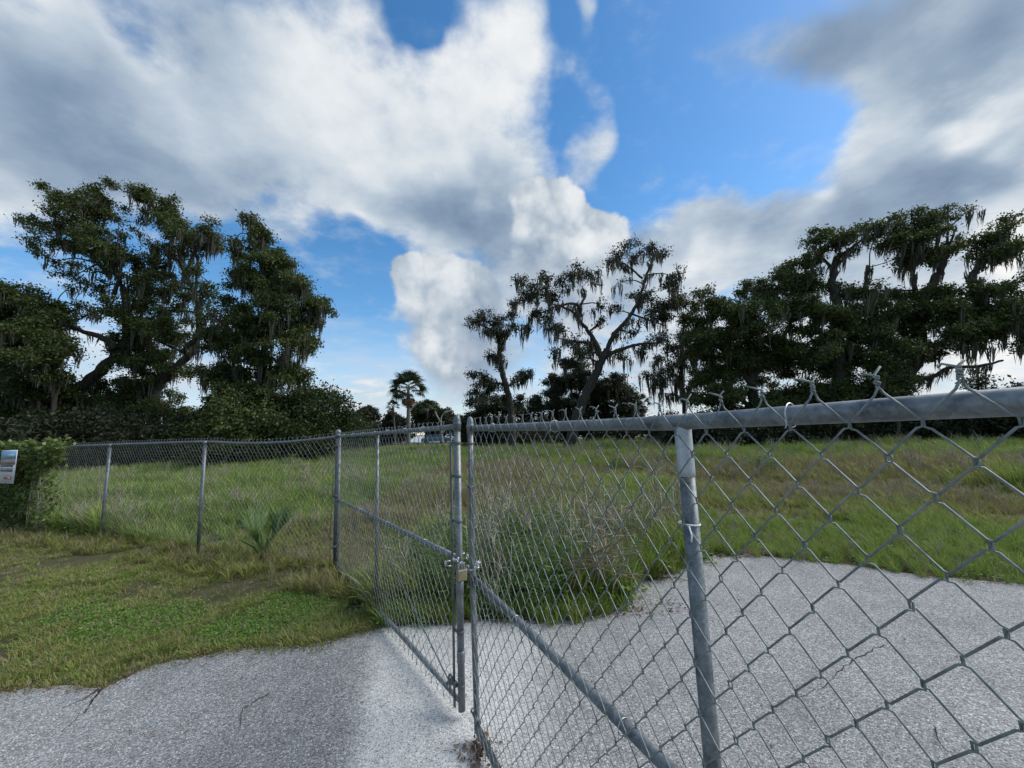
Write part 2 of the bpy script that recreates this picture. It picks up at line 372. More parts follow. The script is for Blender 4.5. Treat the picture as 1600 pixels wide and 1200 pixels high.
ys = np.concatenate([-np.geomspace(3000, 14, 12), np.arange(-12, 62.1, .8), np.geomspace(64, 4000, 16)])
gx, gy = np.meshgrid(xs, ys); gzv = gz(gx, gy)
nx = len(xs); F = [(j * nx + i, j * nx + i + 1, (j + 1) * nx + i + 1, (j + 1) * nx + i) for j in range(len(ys) - 1) for i in range(nx - 1)]
g = MB(); g.add(np.stack([gx, gy, gzv], -1).reshape(-1, 3), F)
m, t, b = new_mat('field_soil'); co = world_co(t)
n1 = noise(co, .45, 6, .6); n2 = noise(co, 3.2, 6, .65); n3 = noise(co, 38, 5, .7); n4 = noise(co, 140, 3, .6)
f = n1 * .35 + n2 * .35 + n3 * .3
c = ramp(f, [(.36, (.050, .058, .018)), (.46, (.085, .088, .030)), (.54, (.13, .115, .055)), (.64, (.21, .18, .125))])
c = mixc(sstep(n4, .50, .72), c, (.030, .026, .018)); t.links.new(c, b.inputs['Base Color']); b.inputs['Roughness'].default_value = 1
bump(t, b, n3 * .6 + n4 * .4, .9, .04)
struct(g.build('ground', m))

p = MB(); p.add(np.c_[PAVE, np.full(len(PAVE), .006)], [tuple(range(len(PAVE)))])
m, t, b = new_mat('old_pavement'); co = world_co(t)
v = t.nodes.new('ShaderNodeTexVoronoi'); v.inputs['Scale'].default_value = 150; t.links.new(co, v.inputs['Vector'])
v2 = t.nodes.new('ShaderNodeTexVoronoi'); v2.inputs['Scale'].default_value = 210; t.links.new(co, v2.inputs['Vector'])
sc_ = t.nodes.new('ShaderNodeSeparateColor'); t.links.new(v.outputs['Color'], sc_.inputs[0])
s2_ = t.nodes.new('ShaderNodeSeparateColor'); t.links.new(v2.outputs['Color'], s2_.inputs[0])
big = noise(co, .8, 5, .6); mid = noise(co, 5, 5, .6)
sp_ = t.nodes.new('ShaderNodeSeparateXYZ'); t.links.new(co, sp_.inputs[0]); px_, py_ = X(sp_.outputs[0]), X(sp_.outputs[1])
# paler strip of paving colour along the line of the gate; its own ragged shape
def edge_d(a, b_):                        # signed distance to a line on the ground
    a, b_ = np.array(a, float), np.array(b_, float); d_ = (b_ - a) / np.linalg.norm(b_ - a)
    return (px_ - float(a[0])) * float(-d_[1]) + (py_ - float(a[1])) * float(d_[0])
wob = (noise(co, 2.6, 6, .65) - .5)
dl_ = edge_d((-1.10, 3.25), gp(545, 1200)[:2]) + wob * .22
dr_ = edge_d(gp(850, 990)[:2], gp(815, 1200)[:2]) + wob * .5
strip = sstep(dl_, -.07, .10) * sstep(dr_, .25, -.28)
tyre = sstep(dl_, .04, -.20) * sstep(dl_ + wob * .5, -1.15, -.25)
stone = X(sc_.outputs[0]); grit = X(s2_.outputs[0])
base_c = ramp(stone * .6 + grit * .4, [(.14, (.11, .112, .114)), (.36, (.225, .228, .227)), (.60, (.31, .312, .308)), (.80, (.47, .47, .46)), (.92, (.72, .715, .70))])
pale_c = ramp(stone * .6 + grit * .4, [(.10, (.17, .17, .165)), (.30, (.46, .46, .445)), (.62, (.62, .62, .60)), (.9, (.82, .81, .78))])
tm = t.nodes.new('ShaderNodeMix'); tm.data_type = 'RGBA'; tm.blend_type = 'MULTIPLY'; t.links.new((tyre * .55).k, tm.inputs[0]); t.links.new(base_c, tm.inputs[6]); tm.inputs[7].default_value = (.62, .63, .65, 1)
c = mixc(strip * .92, tm.outputs[2], pale_c)
lvl = ramp(big * .6 + mid * .4, [(.30, (.58, .585, .59)), (.42, (.80, .80, .795)), (.52, (.92, .92, .91)), (.68, (1.08, 1.07, 1.04))])
mm = t.nodes.new('ShaderNodeMix'); mm.data_type = 'RGBA'; mm.blend_type = 'MULTIPLY'; mm.inputs[0].default_value = 1
t.links.new(c, mm.inputs[6]); t.links.new(lvl, mm.inputs[7]); t.links.new(mm.outputs[2], b.inputs['Base Color'])
b.inputs['Roughness'].default_value = .82
bump(t, b, X(v.outputs['Distance']) * -1.0 + stone * .4, .55, .006)
drive = struct(p.build('driveway', m, smooth=False))
crk = plain('crack_soil', (.022, .019, .015), .95, .4, 40)
def crack(pts, w):
    P = [gp(*q)[:2] for q in pts]; Q = []
    for a, b_ in zip(P[:-1], P[1:]):
        for i in range(8): Q.append(a + (b_ - a) * i / 8 + rng.normal(size=2) * .006)
    Q = np.array(Q); ww = np.abs(w * (.5 + rng.random(len(Q)))) * np.linspace(1, .3, len(Q)); T = unit(np.gradient(Q, axis=0)); Nn = np.stack([-T[:, 1], T[:, 0]], 1)
    V = np.concatenate([np.c_[Q + Nn * ww[:, None], np.full(len(Q), .010)], np.c_[Q - Nn * ww[:, None], np.full(len(Q), .010)]]); k = len(Q)
    mb = MB(); mb.add(V, [(i, i + 1, k + i + 1, k + i) for i in range(k - 1)]); mb.build('crack', crk, drive, False)
crack([(155, 1078), (130, 1095), (95, 1110)], .006); crack([(160, 1078), (140, 1105), (95, 1150)], .006)
crack([(1380, 1010), (1330, 1035), (1290, 1075), (1225, 1100)], .003); crack([(420, 1085), (380, 1110), (370, 1150)], .003); crack([(600, 980), (690, 974), (770, 972), (850, 976)], .008)

lk = MB(); lk.add([(-6, 62, .03), (30, 58, .03), (400, 40, .03), (2500, 200, .03), (2500, 3900, .03), (-700, 3900, .03), (-60, 130, .03)], [tuple(range(7))])
m, t, b = new_mat('lake_water'); b.inputs['Base Color'].default_value = (.10, .14, .17, 1); b.inputs['Roughness'].default_value = .18
b.inputs['Specular IOR Level'].default_value = .5; bump(t, b, noise(vmath('MULTIPLY', world_co(t), (1, .5, 1)), 1.2, 4, .6), .35, .05)
struct(lk.build('lake', m, smooth=False))

# ------------------------------------------------------------------ chain link
W2, H2 = .0365, .0435                      # half diamond
def wire_mesh(name, rows, phase, mat, r=.0018, sides=5, seed=0, detail=True):
    q = np.random.default_rng(seed); pts = []; ov = .0011; dl = .0028
    ztop = 0.0
    def col(j): return W2 if (j + phase) % 2 == 0 else 0.0
    sgn = lambda j: 1 if col(j) > 0 else -1
    tw = .016; sg = sgn(0); c0 = col(0)
    # top: own free end, then twist with the neighbour, then down
    if detail:
        ph = 0 if phase == 0 else math.pi
        ez = tw + .002
        if phase == 0: pts += [(c0 - .022 + q.normal() * .004, -.004 + q.normal() * .004, ez + .005 + q.normal() * .003), (c0 - .012, -.002, ez + .006)]
        else: pts += [(c0 + .003 + q.normal() * .003, .002 + q.normal() * .003, ez + .007 + abs(q.normal()) * .003)]
        for i in range(10):
            a = ph + 2 * math.pi * 1.75 * i / 9
            pts.append((c0 + .0022 * math.cos(a), .0022 * math.sin(a), ez - (tw - .002) * i / 9))
    bow = -.0012
    for j in range(rows):
        cj, cn = col(j), col(j + 1); z0, z1 = -j * H2, -(j + 1) * H2; d = dl if cn > cj else -dl
        jt = q.normal(size=2) * .0009
        if j > 0 or not detail:
            pts.append((cj + sgn(j) * ov + jt[0], -d * .3, z0 + .0045)); pts.append((cj + sgn(j) * ov + jt[0], d * .3, z0 - .0045))
        for s in (.13, .5, .87):
            bb = bow * math.sin(2 * math.pi * s) * (1 if cn > cj else -1)
            pts.append((cj + (cn - cj) * s + bb + jt[0], d, z0 + (z1 - z0) * s + jt[1]))
    ce = col(rows); pts.append((ce + sgn(rows) * ov * .5, 0, -rows * H2)); pts.append((ce + q.normal() * .004, 0, -rows * H2 - .02)); 
    m_ = MB(); m_.tube(pts, r, sides); return m_.mesh(name, mat)
def fabric(parent, x0, n, ztop, rows, yoff, mat, sides, r, detail, nvar=3, sag=None, name='mesh_wire'):
    ms = [[wire_mesh(name, rows, ph, mat, r, sides, 10 * v + ph, detail) for v in range(nvar)] for ph in (0, 1)]
    for k in range(n):
        o = obj(name, ms[k % 2][random.randrange(nvar)], parent)
        zt = ztop(x0 + k * W2) if callable(ztop) else ztop
        o.location = (x0 + k * W2 + random.gauss(0, .0009), yoff - .0035 * abs(math.sin(k * .21)) * (1 if yoff > -.04 else 0), zt + .0022 * math.sin(k * .33) + random.gauss(0, .0008))
        o.rotation_euler = (-.004 * math.sin(k * .17) ** 2, 0, 0)
def dome(c, r):
    return (c, [(r * 1.12, -.035), (r * 1.12, -.004), (r * 1.25, .0), (r * 1.25, .010), (r * 1.05, .016), (r * 1.1, .026), (r * .95, .040), (r * .6, .051), (r * .15, .056)])

# ------------------------------------------------------------------ gate, left leaf
PR = .0155
ang = math.atan2(LATCH[1] - HINGE[1], LATCH[0] - HINGE[0]); LEN = float(np.linalg.norm(LATCH - HINGE))
gl = thing('gate_leaf', 'galvanised chain link gate leaf standing between the ball-capped hinge post and the padlock', 'gate', (*HINGE, 0), ang)
def zl(x): return 1.468 + .022 * x / LEN
def part(name, mat, parent, fn):
    mb = MB(); fn(mb); return mb.build(name, mat, parent)
def line(a, b, n=2): return [tuple(np.array(a) + (np.array(b) - np.array(a)) * i / (n - 1)) for i in range(n)]
X0 = .075
part('hinge_stile', MAT['pipe'], gl, lambda b: b.tube(line((X0, 0, .075), (X0, 0, zl(0) - .005)), PR, 12))
st_ = part('latch_stile', MAT['pipe'], gl, lambda b: b.tube(line((LEN, 0, .045), (LEN, 0, 1.50)), .0185, 14))
part('post_cap', MAT['pipe'], st_, lambda b: b.lathe(*dome((LEN, 0, 1.50), .019)))
part('coupling', MAT['pipe'], st_, lambda b: b.lathe((LEN, 0, .64), [(.0186, -.03), (.0215, -.026), (.0215, .026), (.0186, .03)]))
part('coupling', MAT['pipe'], st_, lambda b: b.lathe((LEN, 0, .30), [(.0186, -.03), (.0215, -.026), (.0215, .026), (.0186, .03)]))
part('top_rail', MAT['pipe'], gl, lambda b: b.tube(line((X0, 0, zl(0)), (LEN - .01, 0, zl(LEN)), 5), PR, 12))
part('middle_rail', MAT['pipe'], gl, lambda b: b.tube(line((X0, 0, .765), (LEN - .015, 0, .785), 5), PR, 12))
part('bottom_rail', MAT['pipe'], gl, lambda b: b.tube(line((X0, 0, .075), (LEN - .01, 0, .085), 5), PR, 12))
XU = LEN * .505
part('upright', MAT['pipe'], gl, lambda b: b.tube(line((XU, .002, .078), (XU, .002, zl(XU))), PR * .92, 12))
part('truss_rod', MAT['pipe_dark'], gl, lambda b: b.tube([(X0 + .03 + (LEN - .12 - X0) * s, -.024, 1.42 - (1.42 - .15) * s + -.05 * math.sin(math.pi * s)) for s in np.linspace(0, 1, 14)], .0042, 6))
part('tension_bar', MAT['pipe_dark'], gl, lambda b: b.box((LEN - .047, -.017, .755), (.017, .006, 1.42)))
part('tension_bar', MAT['pipe_dark'], gl, lambda b: b.box((X0 + .035, -.017, .755), (.015, .006, 1.36)))
for z in (.16, .42, .98, 1.22, 1.40): part('band', MAT['pipe_dark'], gl, lambda b: [b.lathe((LEN, 0, z), [(.0187, -.009), (.0205, -.008), (.0205, .008), (.0187, .009)]), b.box((LEN - .034, -.010, z), (.036, .010, .014))])
part('rod_clamp', MAT['pipe_dark'], gl, lambda b: [b.torus((LEN - .075, -.022, .165), .022, .006, (0, 1, 0), 14, 6), b.torus((LEN - .105, -.02, .12), .018, .006, (0, 1, 0), 14, 6), b.box((LEN - .05, -.02, .16), (.07, .008, .016))])
fabric(gl, X0 + .035, int((LEN - X0 - .085) / W2), lambda x: zl(x) + .012, 33, -(PR + .006), MAT['wire'], 5, .0015, True)
for i in range(7):
    x = .3 + i * .36
    for zf in ((zl, ) if i % 2 else (zl, lambda q: .765 + .02 * q / LEN)):
        part('tie_wire', MAT['chain'], gl, lambda b: b.torus((x + random.uniform(-.03, .03), -.004, zf(x)), PR + .004, .0016, (1, .2, 0), 14, 5))

# ------------------------------------------------------------------ gate, right leaf
RL = np.array([-.226, 2.021]); RD = np.array([.4278, -.9039]); RLEN = 2.90
gr = thing('gate_leaf', 'galvanised chain link gate leaf with thick top rail and dried tendrils caught in its mesh', 'gate', (*RL, 0), math.atan2(RD[1], RD[0]))
def zr(x): return float(np.interp(x, [0, 1.3, 1.8, 2.9], [1.476, 1.4575, 1.4635, 1.478]))
st2 = part('latch_stile', MAT['pipe'], gr, lambda b: b.tube([(.010, .0, .045), (.006, 0, .14), (-.004, .0, .45), (-.012, 0, .78), (-.006, 0, 1.0), (0, 0, 1.25), (0, 0, 1.478)], PR * .95, 12))
part('post_cap', MAT['pipe'], st2, lambda b: b.lathe(*dome((0, 0, 1.482), .0165)))
part('top_rail', MAT['pipe'], gr, lambda b: b.tube([(x, 0, zr(x)) for x in np.linspace(.005, RLEN, 12)], PR, 16))
part('middle_rail', MAT['pipe'], gr, lambda b: b.tube(line((0, 0, .735), (RLEN, 0, .735), 6), PR, 14))
part('bottom_rail', MAT['pipe'], gr, lambda b: b.tube(line((.01, 0, .06), (RLEN, 0, .07), 6), PR, 14))
up = part('upright', MAT['pipe'], gr, lambda b: b.tube(line((1.345, .002, .06), (1.345, .002, zr(1.345)), 3), PR, 16))
part('pale_sleeve', galv('pale_zinc', (.34, .37, .39), (.52, .55, .56), .4, .55, 30), up, lambda b: b.lathe((1.345, .002, zr(1.3)), [(PR + .0006, -.11 + .0), (PR + .0012, -.10), (PR + .0012, -.012), (PR + .0004, -.008)], 18))
part('coupling', MAT['pipe'], gr, lambda b: b.tube(line((1.26, 0, zr(1.26)), (1.36, 0, zr(1.36))), PR + .0012, 16))
part('hinge_stile', MAT['pipe'], gr, lambda b: b.tube(line((RLEN, 0, .06), (RLEN, 0, zr(9))), PR, 12))
part('tension_bar', MAT['pipe_dark'], gr, lambda b: b.tube([(.030 + .010, -.014, .08), (.024, -.014, .45), (.016, -.014, .78), (.026, -.014, 1.1), (.03, -.014, 1.45)], .0048, 6))
for z in (.13, .70, 1.18, 1.40): part('band', MAT['pipe_dark'], gr, lambda b: [b.torus((0 if z > 1 else -.006, -.003, z), PR + .004, .004, (0, 0, 1), 14, 6), b.box((.02, -.012, z), (.035, .009, .014))])
part('truss_rod', MAT['pipe_dark'], gr, lambda b: b.tube(line((.04, -.012, .12), (1.33, -.012, .03 + .05), 4), .0042, 6))
part('rod_clamp', MAT['pipe_dark'], gr, lambda b: [b.tube(line((.005, -.012, .125), (.06, -.012, .118)), .011, 8), b.torus((.06, -.012, .118), .012, .004, (1, 0, 0), 12, 6)])
fabric(gr, .035, 78, lambda x: zr(x) + .0235, 33, -(PR + .006), MAT['wire'], 6, .00150, True, 4)
for x, zf in ((.32, zr(.3)), (.85, zr(.85)), (1.56, zr(1.6)), (2.2, zr(2.2)), (.5, .735), (1.1, .735)):
    part('tie_wire', MAT['chain'], gr, lambda b: [b.torus((x, -.004, zf), PR + .0035, .0012, (1, .1, 0), 16, 5), b.tube([(x, -PR - .006, zf - .006), (x + .004, -PR - .009, zf - .014), (x + .001, -PR - .010, zf - .020)], .0011, 5)])
part('tie_wire', MAT['tape'], up, lambda b: [b.torus((1.345, -.003, 1.255), PR + .0045, .0016, (0, .1, 1), 16, 5), b.tube([(1.36, -PR - .006, 1.255), (1.37, -PR - .012, 1.24), (1.368, -PR - .012, 1.228)], .0015, 5)])
def gate_point(x, z, y=-.025): 
    e = RL + RD * x + np.array([RD[1] * -1, RD[0]]) * y; return np.array([e[0], e[1], z])

# posts
gp1 = thing('gate_post', 'ball-capped grey steel gate post where fence and gate meet', 'post', (*(HINGE + FDIR * .0), 0), math.atan2(FDIR[1], FDIR[0]))
part('pipe', MAT['pipe_dark'], gp1, lambda b: b.tube(line((0, 0, -.3), (0, 0, 1.475)), .027, 16))
part('post_cap', MAT['pipe'], gp1, lambda b: b.lathe((0, 0, 1.475), [(.030, -.03), (.030, 0), (.034, .002), (.034, .010), (.026, .016), (.032, .032), (.033, .045), (.026, .062), (.012, .072), (.003, .075)], 16))
for z in (.25, .80, 1.36): part('hinge', MAT['pipe_dark'], gp1, lambda b: [b.lathe((0, 0, z), [(.0275, -.016), (.031, -.015), (.031, .015), (.0275, .016)], 16), b.box((-.02, .045, z), (.03, .045, .024))])
part('loose_wire', MAT['pipe_dark'], gp1, lambda b: b.tube([(.04 + .012 * math.sin(z * 5), .035, z) for z in np.linspace(.04, 1.33, 16)], .003, 5))
hp = RL + RD * (RLEN + .08)
gp2 = thing('gate_post', 'grey steel gate post carrying the hinges of the thick-railed gate leaf', 'post', (*hp, 0))
part('pipe', MAT['pipe_dark'], gp2, lambda b: b.tube(line((0, 0, -.3), (0, 0, 1.5)), .027, 16))
part('post_cap', MAT['pipe'], gp2, lambda b: b.lathe(*dome((0, 0, 1.5), .028)))

# ------------------------------------------------------------------ fence to the left
BAY = 2.44
fe = thing('chain_link_fence', 'long grey chain link fence with vine climbing over its far end', 'fence', (*HINGE, 0), math.atan2(FDIR[1], FDIR[0]))
def zf(x): return 1.467 - .045 * math.sin(math.pi * min(1, x / BAY)) * (x < BAY) - .004 * math.sin(x)
for i in range(1, 5):
    po = part('post', MAT['pipe'], fe, lambda b: b.tube(line((i * BAY, .0, -.3), (i * BAY - .01, .0, zf(i * BAY) + .01)), .022, 12))
    part('post_cap', MAT['pipe'], po, lambda b: b.lathe((i * BAY - .01, 0, zf(i * BAY) - .01), [(.024, -.03), (.024, .0), (.02, .012), (.012, .016)], 12))
part('top_rail', MAT['pipe'], fe, lambda b: b.tube([(x, -.030, zf(x)) for x in np.linspace(.03, 4 * BAY + .1, 40)], .0165, 10))
fabric(fe, .035, 267, lambda x: zf(x) + .026, 32, -.055, MAT['wire_old'], 4, .00165, True, 2)

# ------------------------------------------------------------------ chain and padlock
LP = np.array([*LATCH, 0]); cz = .785
ch = thing('chain', 'silver steel chain looped round both gate stiles above the padlock', 'chain', (LATCH[0], LATCH[1], cz))
mid_ = (RL - LATCH); lo = []
for i in range(15):
    t_ = 2 * math.pi * i / 15; c_ = mid_ / 2; e = unit(mid_); n_ = np.array([-e[1], e[0]])
    p_ = c_ + e * math.cos(t_) * (np.linalg.norm(mid_) / 2 + .036) + n_ * math.sin(t_) * .040
    lo.append((p_[0], p_[1], .012 * math.sin(3 * t_) + .01, t_))
for i, (x, y, z, t_) in enumerate(lo):
    tg = np.array([lo[(i + 1) % 15][0] - lo[i - 1][0], lo[(i + 1) % 15][1] - lo[i - 1][1], 0]); tg = unit(tg)
    ax = np.cross(tg, [0, 0, 1]) if i % 2 else np.array([0, 0, 1.])
    part('link', MAT['chain'], ch, lambda b: b.torus((x, y, z), .0095, .0030, ax, 14, 6, 1.35))
tail = [(-.05, -.045, .005), (-.065, -.05, -.004), (-.045, -.05, -.018)]
for i, q in enumerate(tail): part('link', MAT['chain'], ch, lambda b: b.torus(q, .0095, .0030, (i % 2, .5, 1 - i % 2), 14, 6, 1.3))
pk = thing('padlock', 'weathered brass padlock hanging from the gate chain', 'padlock', (LATCH[0] + .015, LATCH[1] - .032, .715), .55)
def lockbody(b):
    pr = [(-.024, -.026), (.024, -.026), (.026, -.02), (.026, .018), (.022, .026), (-.022, .026), (-.026, .018), (-.026, -.02)]
    V = [(x, y, z) for y in (-.011, .011) for x, z in pr] + [(x * .88, y, z * .88) for y in (-.0135, .0135) for x, z in pr]
    F = [(i, (i + 1) % 8, 8 + (i + 1) % 8, 8 + i) for i in range(8)] + [(i + 16, (i + 1) % 8 + 16, (i + 1) % 8, i) for i in range(8)] + [(8 + i, 8 + (i + 1) % 8, 24 + (i + 1) % 8, 24 + i) for i in range(8)] + [tuple(range(16, 24))[::-1], tuple(range(24, 32))]
    b.add(V, F)
bd = MB(); lockbody(bd); bd.build('body', MAT['brass'], pk, False)
part('shackle', MAT['chain'], pk, lambda b: b.tube([(-.016, 0, .022), (-.016, 0, .045)] + [(-.016 * math.cos(a), 0, .045 + .018 * math.sin(a)) for a in np.linspace(.3, 2.84, 8)] + [(.016, 0, .045), (.016, 0, .022)], .0038, 8))
#@@FENCEEND

# ------------------------------------------------------------------ trees
def smooth_path(P, n=6):
    P = np.asarray(P, float)
    if len(P) < 3: return np.linspace(P[0], P[-1], n)
    out = []
    E_ = np.concatenate([[2 * P[0] - P[1]], P, [2 * P[-1] - P[-2]]])
    for i in range(1, len(E_) - 2):
        for s_ in np.linspace(0, 1, n, endpoint=False):
            a, b_, c_, d_ = E_[i - 1:i + 3]
            out.append(.5 * ((2 * b_) + (c_ - a) * s_ + (2 * a - 5 * b_ + 4 * c_ - d_) * s_ ** 2 + (3 * b_ - a - 3 * c_ + d_) * s_ ** 3))
    return np.array(out + [P[-1]])
def tree(name, label, depth, limbs, clumps, leaf='oak_leaf', moss=.5, mlen=1.0, dens=420, size=.17, wind=(0, 0), group=None, spread=2.2, base=None):
    k = depth / FPX
    root_px = limbs[0][0][0]
    b0 = at(root_px[0], root_px[1], depth); b0[2] = 0
    T = thing(name, label, 'tree', b0, 0, group)
    tr = MB(); nodes = []
    for pts, r0, r1, dz_ in limbs:
        P = np.array([at(x, y, depth) + np.array([0, dz_ * i / max(1, len(pts) - 1), 0]) for i, (x, y) in enumerate(pts)])
        if pts is limbs[0][0]: P[0] = b0 + np.array([0, 0, -.2])
        S = smooth_path(P, 6); S[1:-1] += rng.normal(size=(len(S) - 2, 3)) * r0 * .09
        rr = np.linspace(r0, r1, len(S)) * (1 + .05 * rng.normal(size=len(S)))
        if pts is limbs[0][0]: rr[:3] *= np.array([1.6, 1.3, 1.1])
        tr.tube(S - b0, rr, 8); nodes += [(q, r_) for q, r_ in zip(S, rr)]
    NP_ = np.array([q for q, _ in nodes])
    LV = []; SZ = []; MS = []
    for cl in clumps:
        x, y, rx, ry = cl[:4]; dn_ = cl[4] if len(cl) > 4 else 1.0
        rx_, rz_ = rx * k, ry * k; ryd = min(spread, .5 * (rx_ + rz_) + .5)
        c_ = at(x, y, depth + rng.uniform(-1, 1) * spread * .45)
        i = np.argmin(np.linalg.norm(NP_ - c_, axis=1) + .6 * np.maximum(0, NP_[:, 2] - c_[2])); q = NP_[i]; r_ = min(nodes[i][1] * .6, .09)
        mid_p = (q + c_) / 2 + np.array([*rng.normal(size=2) * .25, .15 * np.linalg.norm(c_ - q) * .5])
        S = smooth_path([q, mid_p, c_], 4); tr.tube(S - b0, np.linspace(r_, .022, len(S)), 5, False)
        area = math.pi * rx_ * rz_; ns = max(4, int(area * 3.0 + 3))
        u_ = unit(rng.normal(size=(ns, 3))) * (rng.random((ns, 1)) ** .45); sc = c_ + u_ * np.array([rx_, ryd, rz_])
        nl = int(area * dens * dn_ / ns * (ryd + .7)) + 6
        for s_ in sc:
            mp = (c_ + s_) / 2 + rng.normal(size=3) * .12; tr.tube(np.array([c_, mp, s_]) - b0, [.02, .013, .007], 3, False)
            rad = min(.46, .28 + .22 * min(rx_, rz_)) * rng.uniform(.65, 1.15)
            nn_ = max(4, int(nl * rng.uniform(.6, 1.4)))
            LV.append(s_ + rng.normal(size=(nn_, 3)) * np.array([rad, rad, rad * .62]) * .62)
            if rng.random() < moss: MS.append((s_ + rng.normal(size=3) * np.array([.2, .2, .05]) - np.array([0, 0, rad * .2]), mlen * rng.uniform(.35, 1.25)))
    bb = tr.build('trunk', MAT['bark'], T)
    P = np.concatenate(LV) - b0
    L = size * rng.uniform(.55, 1.25, len(P))
    obj('crown', quads('crown', leaf_quads(P, L, L * .26), MAT[leaf]), T)
    # moss also along the limbs
    if moss > 0:
        for q, r_ in nodes:
            if q[2] > 3.0 and rng.random() < moss * .8: MS.append((q + rng.normal(size=3) * .1, mlen * rng.uniform(.3, .9)))
        SP = []; SW = []; SS = []
        for q, ln in MS:
            n_ = rng.integers(9, 16); w = .06 + .13 * rng.random()
            st0 = q + rng.normal(size=(n_, 3)) * np.array([w, w, .08]); l_ = ln * rng.uniform(.45, 1.0, n_)
            tt = np.linspace(0, 1, 5)
            px_ = st0[:, None] + np.zeros((n_, 5, 1)); 
            px_[..., 2] -= l_[:, None] * tt; px_[..., 0] += wind[0] * l_[:, None] * tt ** 1.3 + rng.normal(size=(n_, 5)) * .025; px_[..., 1] += wind[1] * l_[:, None] * tt + rng.normal(size=(n_, 5)) * .025
            cen = px_.mean(0, keepdims=True); px_ = px_ + (cen - px_) * np.array([0, .1, .25, .4, .5])[None, :, None] * np.array([1, 1, 0.])
            SP.append(px_); SW.append(.028 * rng.uniform(.6, 1.3, (n_, 1)) * np.array([[.8, 1.2, 1.0, .7, .1]])); an = rng.uniform(0, math.pi, n_); SS.append(np.stack([np.cos(an), np.sin(an), 0 * an], 1))
        obj('spanish_moss', strips('spanish_moss', np.concatenate(SP) - b0, np.concatenate(SW), np.concatenate(SS), MAT['moss']), T)
    return T
G_L = 'moss-hung oaks behind the fence'
tree('oak_tree', 'tall leaning oak with wind-thinned crown reaching over the vine-covered fence end', 26,
     [([(95, 700), (112, 625), (140, 590), (165, 558), (182, 535), (185, 500), (178, 460), (165, 425), (140, 400)], .42, .10, 1),
      ([(180, 545), (165, 528), (140, 520), (112, 505)], .22, .08, -1), ([(170, 430), (130, 395), (95, 370)], .16, .05, 1.5), ([(178, 460), (200, 430), (205, 405)], .14, .05, -1), ([(150, 410), (140, 360), (120, 320)], .12, .04, .5)],
     [(110, 308, 36, 16), (85, 326, 14, 8, .7), (50, 352, 24, 10, .8), (85, 348, 30, 14), (128, 335, 40, 22), (165, 322, 26, 20), (152, 300, 22, 10), (57, 378, 16, 8, .8), (98, 380, 34, 14), (140, 372, 40, 20), (88, 408, 22, 8, .6), (168, 398, 30, 22),
      (185, 350, 12, 20, .5), (118, 430, 26, 10, .55), (110, 448, 14, 6, .5), (190, 400, 22, 16), (150, 450, 26, 14, .5), (168, 478, 22, 18, .55), (138, 485, 22, 16, .5), (195, 500, 20, 22, .5), (155, 425, 24, 12, .7), (60, 392, 20, 8, .5), (60, 640, 30, 20), (130, 630, 24, 18)], moss=.3, mlen=1.1, dens=320)
tree('oak_tree', 'broad dark oak mound with pale dead snag behind the vine-covered fence end', 24,
     [([(40, 700), (45, 640), (55, 580), (60, 520), (70, 490)], .40, .12, 1), ([(50, 600), (15, 540), (-20, 500)], .2, .08, 1), ([(55, 570), (85, 540), (100, 520)], .15, .06, -.5)],
     [(25, 462, 42, 18), (-30, 470, 50, 40), (20, 500, 50, 34), (75, 480, 28, 16), (95, 500, 22, 20), (60, 520, 40, 26), (10, 550, 55, 40), (70, 565, 35, 30), (20, 610, 60, 35), (85, 610, 40, 30), (40, 650, 60, 28), (-50, 560, 50, 60), (-60, 640, 60, 40), (100, 545, 16, 20, .6)], moss=.7, mlen=1.4, dens=480)
tree('dead_snag', 'pale broken dead trunk poking out of the dark oak mound', 24.6,
     [([(86, 690), (85, 600), (84, 560), (82, 530), (80, 505), (82, 495)], .15, .10, 0), ([(84, 497), (78, 488), (70, 470), (58, 463), (42, 466)], .07, .03, -.3), ([(74, 476), (80, 466), (86, 462)], .06, .03, -.2)], [(44, 466, 3, 2, .05)], moss=0, dens=60) 
for o in bpy.data.objects:
    if o.name.startswith('dead_snag'):
        for c_ in o.children:
            if c_.name.startswith('trunk'): c_.data.materials[0] = MAT['snag_bark']
tree('oak_tree', 'tall twisted oak with high leafy arch and hanging moss behind the fence', 27,
     [([(238, 705), (240, 660), (238, 620), (250, 590), (275, 565), (290, 548), (300, 520), (298, 480), (285, 440), (268, 410), (262, 380)], .36, .09, 1),
      ([(285, 550), (320, 528), (350, 515)], .2, .07, -1), ([(262, 400), (265, 360), (245, 330), (215, 308)], .15, .05, .7), ([(285, 440), (310, 405), (330, 380)], .14, .05, -1), ([(290, 470), (310, 445), (312, 430)], .1, .05, 1), ([(268, 410), (240, 415), (210, 412)], .12, .04, 1)],
     [(195, 299, 20, 9), (222, 308, 28, 14), (252, 315, 26, 13), (262, 335, 32, 18), (275, 360, 32, 22), (300, 372, 28, 16), (330, 362, 20, 18), (338, 384, 18, 14), (222, 342, 16, 6, .8), (262, 388, 20, 18), (296, 398, 24, 10, .6), (240, 415, 24, 18), (210, 412, 26, 12),
      (258, 452, 34, 24), (235, 490, 44, 30), (262, 515, 32, 30), (228, 540, 42, 34), (250, 575, 36, 28), (210, 575, 26, 26, .8), (312, 430, 16, 14), (316, 462, 18, 20, .8), (312, 495, 12, 14, .6), (240, 610, 36, 28), (205, 520, 26, 20, .7), (225, 450, 24, 20, .7), (200, 620, 28, 26), (250, 645, 40, 22), (170, 600, 20, 16), (185, 640, 30, 22)], moss=.6, mlen=1.5, dens=380)
